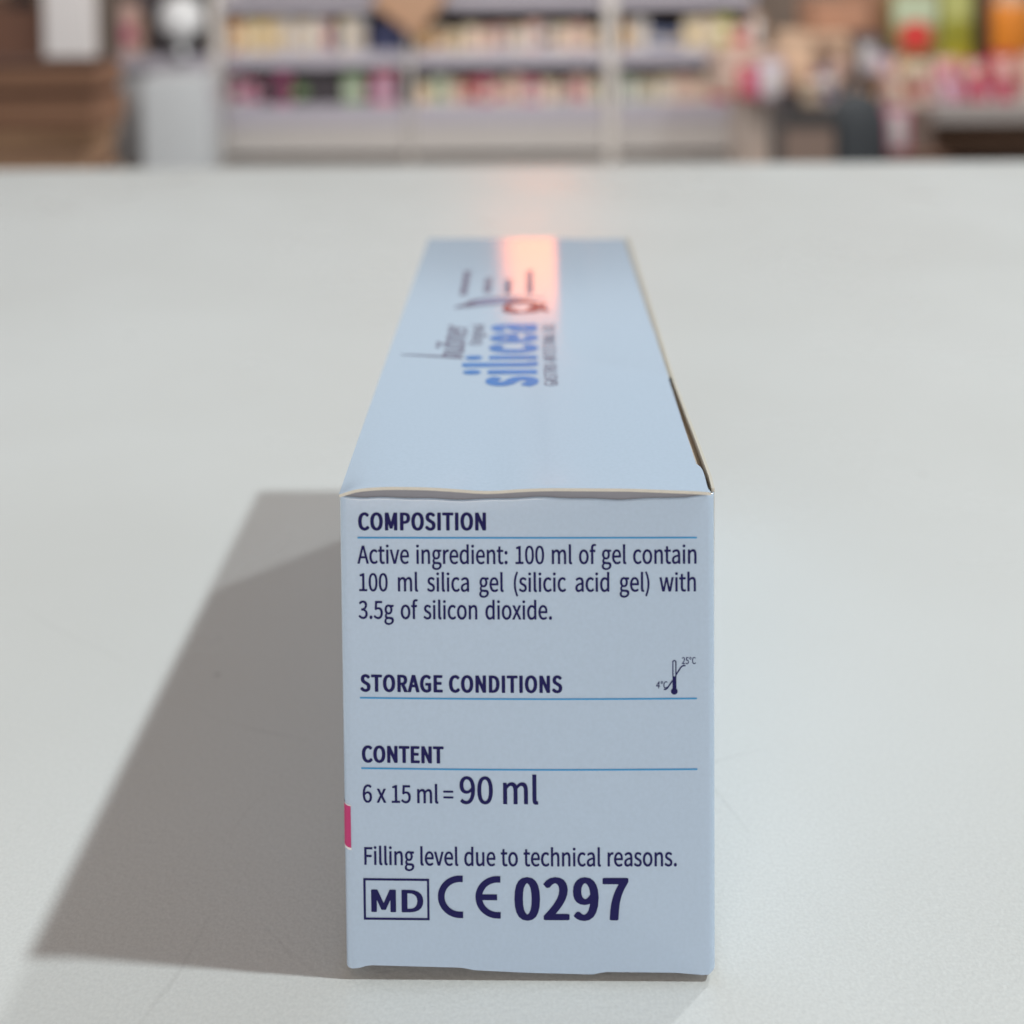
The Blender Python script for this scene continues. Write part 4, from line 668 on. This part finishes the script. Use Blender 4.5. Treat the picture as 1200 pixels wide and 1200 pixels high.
for k in range(n_st):
    hs = _hz[k]
    c = random.choice([(158, 120, 92), (166, 130, 100), (146, 108, 84), (172, 136, 108)])
    mb = MB(); hh = hs
    mb.box(-.29, .29, 0, .21, 0, hh * .78, 0, bevel=.006)
    mb.box(-.275, .275, .010, .20, hh * .78, hh * .998, 1)
    mb.box(-.293, .293, -.003, .003, hh * .55, hh * .82, 0)
    o = mb.build('cardboard_box', [mat('kraft_%d' % c[0], srgb(*c), rough=.85, noise=.12, nscale=20), mat('kraft_dark', srgb(84, 56, 44), rough=.9)])
    o.location = (-1.375 + random.uniform(-.035, .03), 3.0 + random.uniform(-.03, .03), sum(_hz[:k])); o.rotation_euler = (0, 0, random.uniform(-.09, .09))
    top_i = n_st - 1 - k
    tag(o, ('flat brown cardboard box, topmost of the stack at the left' if top_i == 0 else 'flat brown cardboard box, %s from the top of the stack at the left' % ORD[top_i]), 'box', 'flat brown boxes stacked at the left')

# ------------------------------------------------------------------ right: display table, bag, goods
tb = tag(empty('display_table', (1.75, 4.55, 0)), 'low dark display table with a pale top at the right', 'table')
mb = MB(); mb.box(-.34, .75, -.05, .75, CT - .535, CT - .462, bevel=.004); mb.build('tabletop', [mat('table_pale', (0.42, 0.38, 0.36, 1), rough=.5)], tb)
for sx in (-.28, .69):
    for sy in (.02, .68):
        mb = MB(); mb.box(sx - .03, sx + .03, sy - .03, sy + .03, CT - .80, CT - .535); mb.build('leg', [mat('table_dark', (0.035, 0.032, 0.035, 1), rough=.5)], tb)
mb = MB(); mb.box(-.34, .75, -.02, .75, 0, CT - .80); mb.build('plinth', [mat('table_dark2', (0.06, 0.045, 0.045, 1), rough=.6)], tb)
TZ = CT - .462
row(1.44, 1.94, 4.56, TZ, [(U, PK, CR, 1, .09), (U, PI, PK, 1, .10), (U, LV, PI, 1, .08), (U, RD, PI, 1, .10), (U, PI, RD, .8, .09)], 'the front of the display table', 'pouches along the front of the display table')
row(1.50, 2.2, 4.85, TZ, [(U, PK, CR, 1, .15), (U, CR, TN, 1, .13), (U, PK, PI, 1, .14), (U, PI, CR, 1, .13), (U, RD, PK, 1.2, .16), (U, PK, CR, 1, .15)], 'the back of the display table', 'pouches along the back of the display table')
row(1.30, 1.62, 4.48, CT - .80 + .0, [(U, LV, MG, .8, .15), (U, MG, PI, 1.2, .14), (U, MG, RD, 1.2, .13)], 'the plinth under the display table', 'pouches under the display table')

# tall shelf display behind the table with large coloured packs
ds = tag(empty('display_stand', (2.0, 5.3, 0)), 'brown display stand holding large coloured packs at the far right', 'stand')
mb = MB(); mb.box(-.35, .6, 0, .3, 0, CT - .45); mb.build('stand_base', [mat('stand_wood', srgb(150, 116, 92), rough=.6, noise=.12, nscale=6)], ds)
mb = MB(); mb.box(-.45, .6, .28, .31, CT - .45, CT + .6); mb.build('back_panel', [mat('stand_back', srgb(146, 108, 84), rough=.7, noise=.12, nscale=5)], ds)
def big_pack(x, y, w, h, base, cols, label):
    mb = MB(); mb.box(-w / 2, w / 2, 0, .1, 0, h, 0, bevel=.008)
    mb.box(-w / 2 + .01, w / 2 - .01, -.002, .003, .0, h * .38, 1); mb.box(-w / 2 + .01, w / 2 - .01, -.002, .003, h * .62, h * .97, 3)
    bm = bmesh.new(); bmesh.ops.create_uvsphere(bm, u_segments=16, v_segments=8, radius=.07)
    for v in bm.verts: v.co = Vector((v.co.x + .0, v.co.y * .05 - .004, v.co.z + h * .48))
    mb.add(bm, 2)
    o = mb.build('large_pack', [pmat(base, 'large'), pmat(cols[0], 'large'), pmat(cols[1], 'large'), pmat(cols[2], 'large')]); o.location = (x, y, CT - .45)
    tag(o, label, 'pack', 'large packs on the display stand'); return o
big_pack(1.80, 5.33, .21, .38, (150, 140, 90), [(112, 100, 52), (214, 66, 62), (190, 205, 176)], 'large olive and pale green pack with a round red motif')
big_pack(1.99, 5.34, .15, .40, (150, 148, 70), [(180, 168, 40), (150, 150, 50), (186, 192, 120)], 'large olive yellow pack beside a dark gap')
mb = MB(); mb.box(-.02, .02, 0, .1, 0, .5, bevel=.004); o = mb.build('dark_bottle_box', [pmat(BK)]); o.location = (2.095, 5.34, CT - .45)
tag(o, 'slim black box between the olive pack and the orange bottle', 'box')
mb = MB(); mb.lathe([(.08, 0, 0), (.09, .01, 0), (.09, .30, 0), (.085, .33, 1), (.05, .37, 1), (.045, .46, 1)], 0, 0, 20)
o = mb.build('orange_bottle', [pmat((226, 138, 44), 'bottle'), pmat((186, 150, 120), 'bottle')], None, True); o.location = (2.20, 5.25, CT - .45); tag(o, 'tall orange bottle at the far right of the display stand', 'bottle')

# beige and pink goods heaped in front of the right bay
def crate(name, x, y, z, w, d, h, c, label, rz=0.0):
    mb = MB(); mb.box(-w / 2, w / 2, -d / 2, d / 2, 0, h, 0, bevel=.006); mb.box(-w / 2 + .02, w / 2 - .02, -d / 2 - .002, -d / 2 + .003, h * .2, h * .7, 1)
    o = mb.build(name, [pmat(c, 'crate'), pmat(tuple(min(255, int(k * 1.12)) for k in c), 'crate')]); o.location = (x, y, z); o.rotation_euler = (0, 0, rz)
    return tag(o, label, 'box', 'boxes heaped beside the right bay')
crate('promotion_box', 1.14, 5.25, 0, .32, .35, CT - .50, (196, 182, 172), 'pale grey beige floor box beside the right bay')
crate('promotion_box', 1.02, 5.28, CT - .50, .26, .26, .19, (206, 182, 168), 'peach pink box on top of the pale floor box', .1)
crate('promotion_box', 1.36, 5.3, 0, .34, .35, CT - .44, (172, 150, 134), 'tan floor box between the pale box and the display stand')
crate('promotion_box', 1.33, 5.33, CT - .44, .30, .26, .20, (206, 176, 150), 'light tan box on top of the tan floor box', -.12)
crate('promotion_box', 1.44, 5.36, CT - .24, .26, .2, .15, (170, 128, 104), 'brown box, topmost of the heap beside the display stand', .1)
o = pack('pouch', 1.00, 5.00, CT - .50, .10, .14, .08, RD, PI); tag(o, 'bright red pouch leaning on the peach pink box', 'pouch')
o = pack('pouch', 1.09, 4.99, CT - .50, .12, .16, .08, LV, PA); tag(o, 'lavender pouch beside the bright red pouch', 'pouch')

# jumble of small goods around the dark bag
random.seed(23)
def heap(x, y, z, w, h, d, kind, c, c2, label):
    o = pack(kind, x, y, z, w, h, d, c, c2); o.rotation_euler = (0, 0, random.uniform(-.5, .5)); tag(o, label, NOUN[kind], 'small goods heaped around the dark bag')
crate('basket_crate', 1.33, 4.62, 0, .50, .30, CT - .47, (132, 112, 102), 'low brown grey crate behind the dark bag holding a heap of small goods')
HZ = CT - .47
heap(1.12, 4.55, HZ, .09, .10, .07, 'box', TN, CR, 'tan small box at the left end of the crate behind the bag')
heap(1.20, 4.52, HZ, .08, .15, .06, 'bottle', PA, BL, 'off white small bottle standing in the crate behind the bag')
heap(1.28, 4.60, HZ, .10, .17, .06, 'pouch', PK, TN, 'peach pink pouch upright in the crate behind the bag')
heap(1.36, 4.54, HZ, .08, .12, .07, 'box', BR, OR, 'brown small box in the middle of the crate behind the bag')
heap(1.44, 4.60, HZ, .10, .19, .06, 'pouch', LV, PK, 'lavender tall pouch in the crate beside the display table')
heap(1.53, 4.55, HZ, .08, .14, .06, 'box', CR, RD, 'cream small box with red print at the right end of the crate')
heap(1.25, 4.72, HZ, .10, .24, .06, 'box', TN, BR, 'tall tan box at the back of the crate')
heap(1.40, 4.71, HZ, .11, .26, .07, 'pouch', DG, PA, 'dark grey pouch at the back of the crate')
heap(1.52, 4.72, HZ, .08, .22, .06, 'bottle', OR, BR, 'light orange bottle at the back of the crate')
heap(0.93, 5.26, CT - .31, .07, .13, .05, 'bottle', CR2, LG, 'ivory bottle at the left end on top of the peach pink box')
heap(1.00, 5.24, CT - .31, .08, .10, .05, 'box', PK, RD, 'peach pink small box with red print on the larger peach pink box')
heap(1.08, 5.27, CT - .31, .07, .15, .06, 'pouch', TN, PA, 'tan pouch at the right end on top of the peach pink box')
heap(0.985, 4.28, CT - .435, .07, .05, .06, 'box', BK, DG, 'black small box lying on the low bin')
heap(1.06, 4.26, CT - .435, .07, .09, .05, 'jar', TN, CR, 'tan jar standing on the low bin')
heap(1.11, 4.33, CT - .435, .06, .12, .05, 'bottle', PK, MG, 'peach pink bottle standing on the low bin')
heap(1.36, 4.20, CT - .62 + .03, .10, .16, .06, 'pouch', PI, PA, 'pink pouch leaning beside the dark bag on a low stool')
mb = MB(); mb.box(-.10, .10, -.08, .08, CT - .62, CT - .592, bevel=.004)
for _sx in (-.085, .085):
    for _sy in (-.065, .065): mb.box(_sx - .012, _sx + .012, _sy - .012, _sy + .012, 0, CT - .62)
o = mb.build('low_stool', [mat('stool_wood', srgb(98, 72, 58), rough=.6)]); o.location = (1.42, 4.22, 0); tag(o, 'low dark wooden stool right of the dark bag', 'stool')

bag = tag(empty('dark_bag', (1.225, 4.25, 0)), 'dark slate grey bag standing at the right in front of the goods', 'bag')
mb = MB()
prof = [(.0, .80), (.03, .95), (.25, 1.0), (.38, .98), (.46, .9), (.52, .62), (.545, .25)]
mb.lathe([(.115 * r, z) for z, r in prof], 0, 0, 24, 0, 1.0, .7); mb.build('bag_body', [mat('bag_fabric', (0.055, 0.062, 0.07, 1), rough=.8, noise=.3, nscale=30)], bag, True)
pts = [(-.06 + .12 * i / 10, .535 + .07 * math.sin(math.pi * i / 10)) for i in range(11)]
V, F = ribbon([(p[0], p[1]) for p in pts], .018)
V2 = [Vector((v.x, -.01, v.y)) for v in V] + [Vector((v.x, .01, v.y)) for v in V]; nV = len(V)
F2 = F + [[i + nV for i in reversed(q)] for q in F] + [[2 * i, 2 * i + 2, 2 * i + 2 + nV, 2 * i + nV] for i in range(10)] + [[2 * i + 1, 2 * i + 1 + nV, 2 * i + 3 + nV, 2 * i + 3] for i in range(10)]
link_mesh('handle', V2, F2, mat('bag_strap', (0.04, 0.04, 0.045, 1), rough=.8), bag)
mb = MB(); mb.box(-.09, .09, -.12, .12, 0, CT - .435, 0, bevel=.008); mb.box(-.088, .088, -.122, -.117, .1, CT - .50, 1)
o = mb.build('low_bin', [mat('bin_black', (0.06, 0.055, 0.055, 1), rough=.5), mat('bin_tan', srgb(150, 128, 116), rough=.5)]); o.location = (1.04, 4.3, 0)
tag(o, 'black low bin left of the dark slate bag', 'bin')

# ------------------------------------------------------------------ glowing orange lamp over the shop floor; the lid and the counter mirror it
M_GLOW = bpy.data.materials.new('orange_glow'); M_GLOW.use_nodes = True
_p = M_GLOW.node_tree.nodes['Principled BSDF']; _p.inputs['Base Color'].default_value = (0.3, 0.1, 0.05, 1)
_p.inputs['Emission Color'].default_value = (1.0, 0.215, 0.01, 1); _p.inputs['Emission Strength'].default_value = 4.3
hl = tag(empty('heat_lamp', (0.094, 5.0, CT + 1.26)), 'tall orange glowing heat lamp in a dark housing, mirrored in the carton lid', 'lamp')
mb = MB(); mb.box(-.136, .136, -.03, -.012, -.25, .25, 0, bevel=.006); mb.build('glowing_element', [M_GLOW], hl)
mb = MB(); mb.box(-.165, .165, -.012, .08, -.265, .265, 0, bevel=.008); mb.build('housing', [mat('lamp_housing', (0.08, 0.08, 0.08, 1), rough=.5)], hl)
mb = MB(); mb.box(-.01, .01, .02, .04, .265, 1.3); mb.build('hanging_rod', [mat('lamp_housing', (0.08, 0.08, 0.08, 1))], hl)
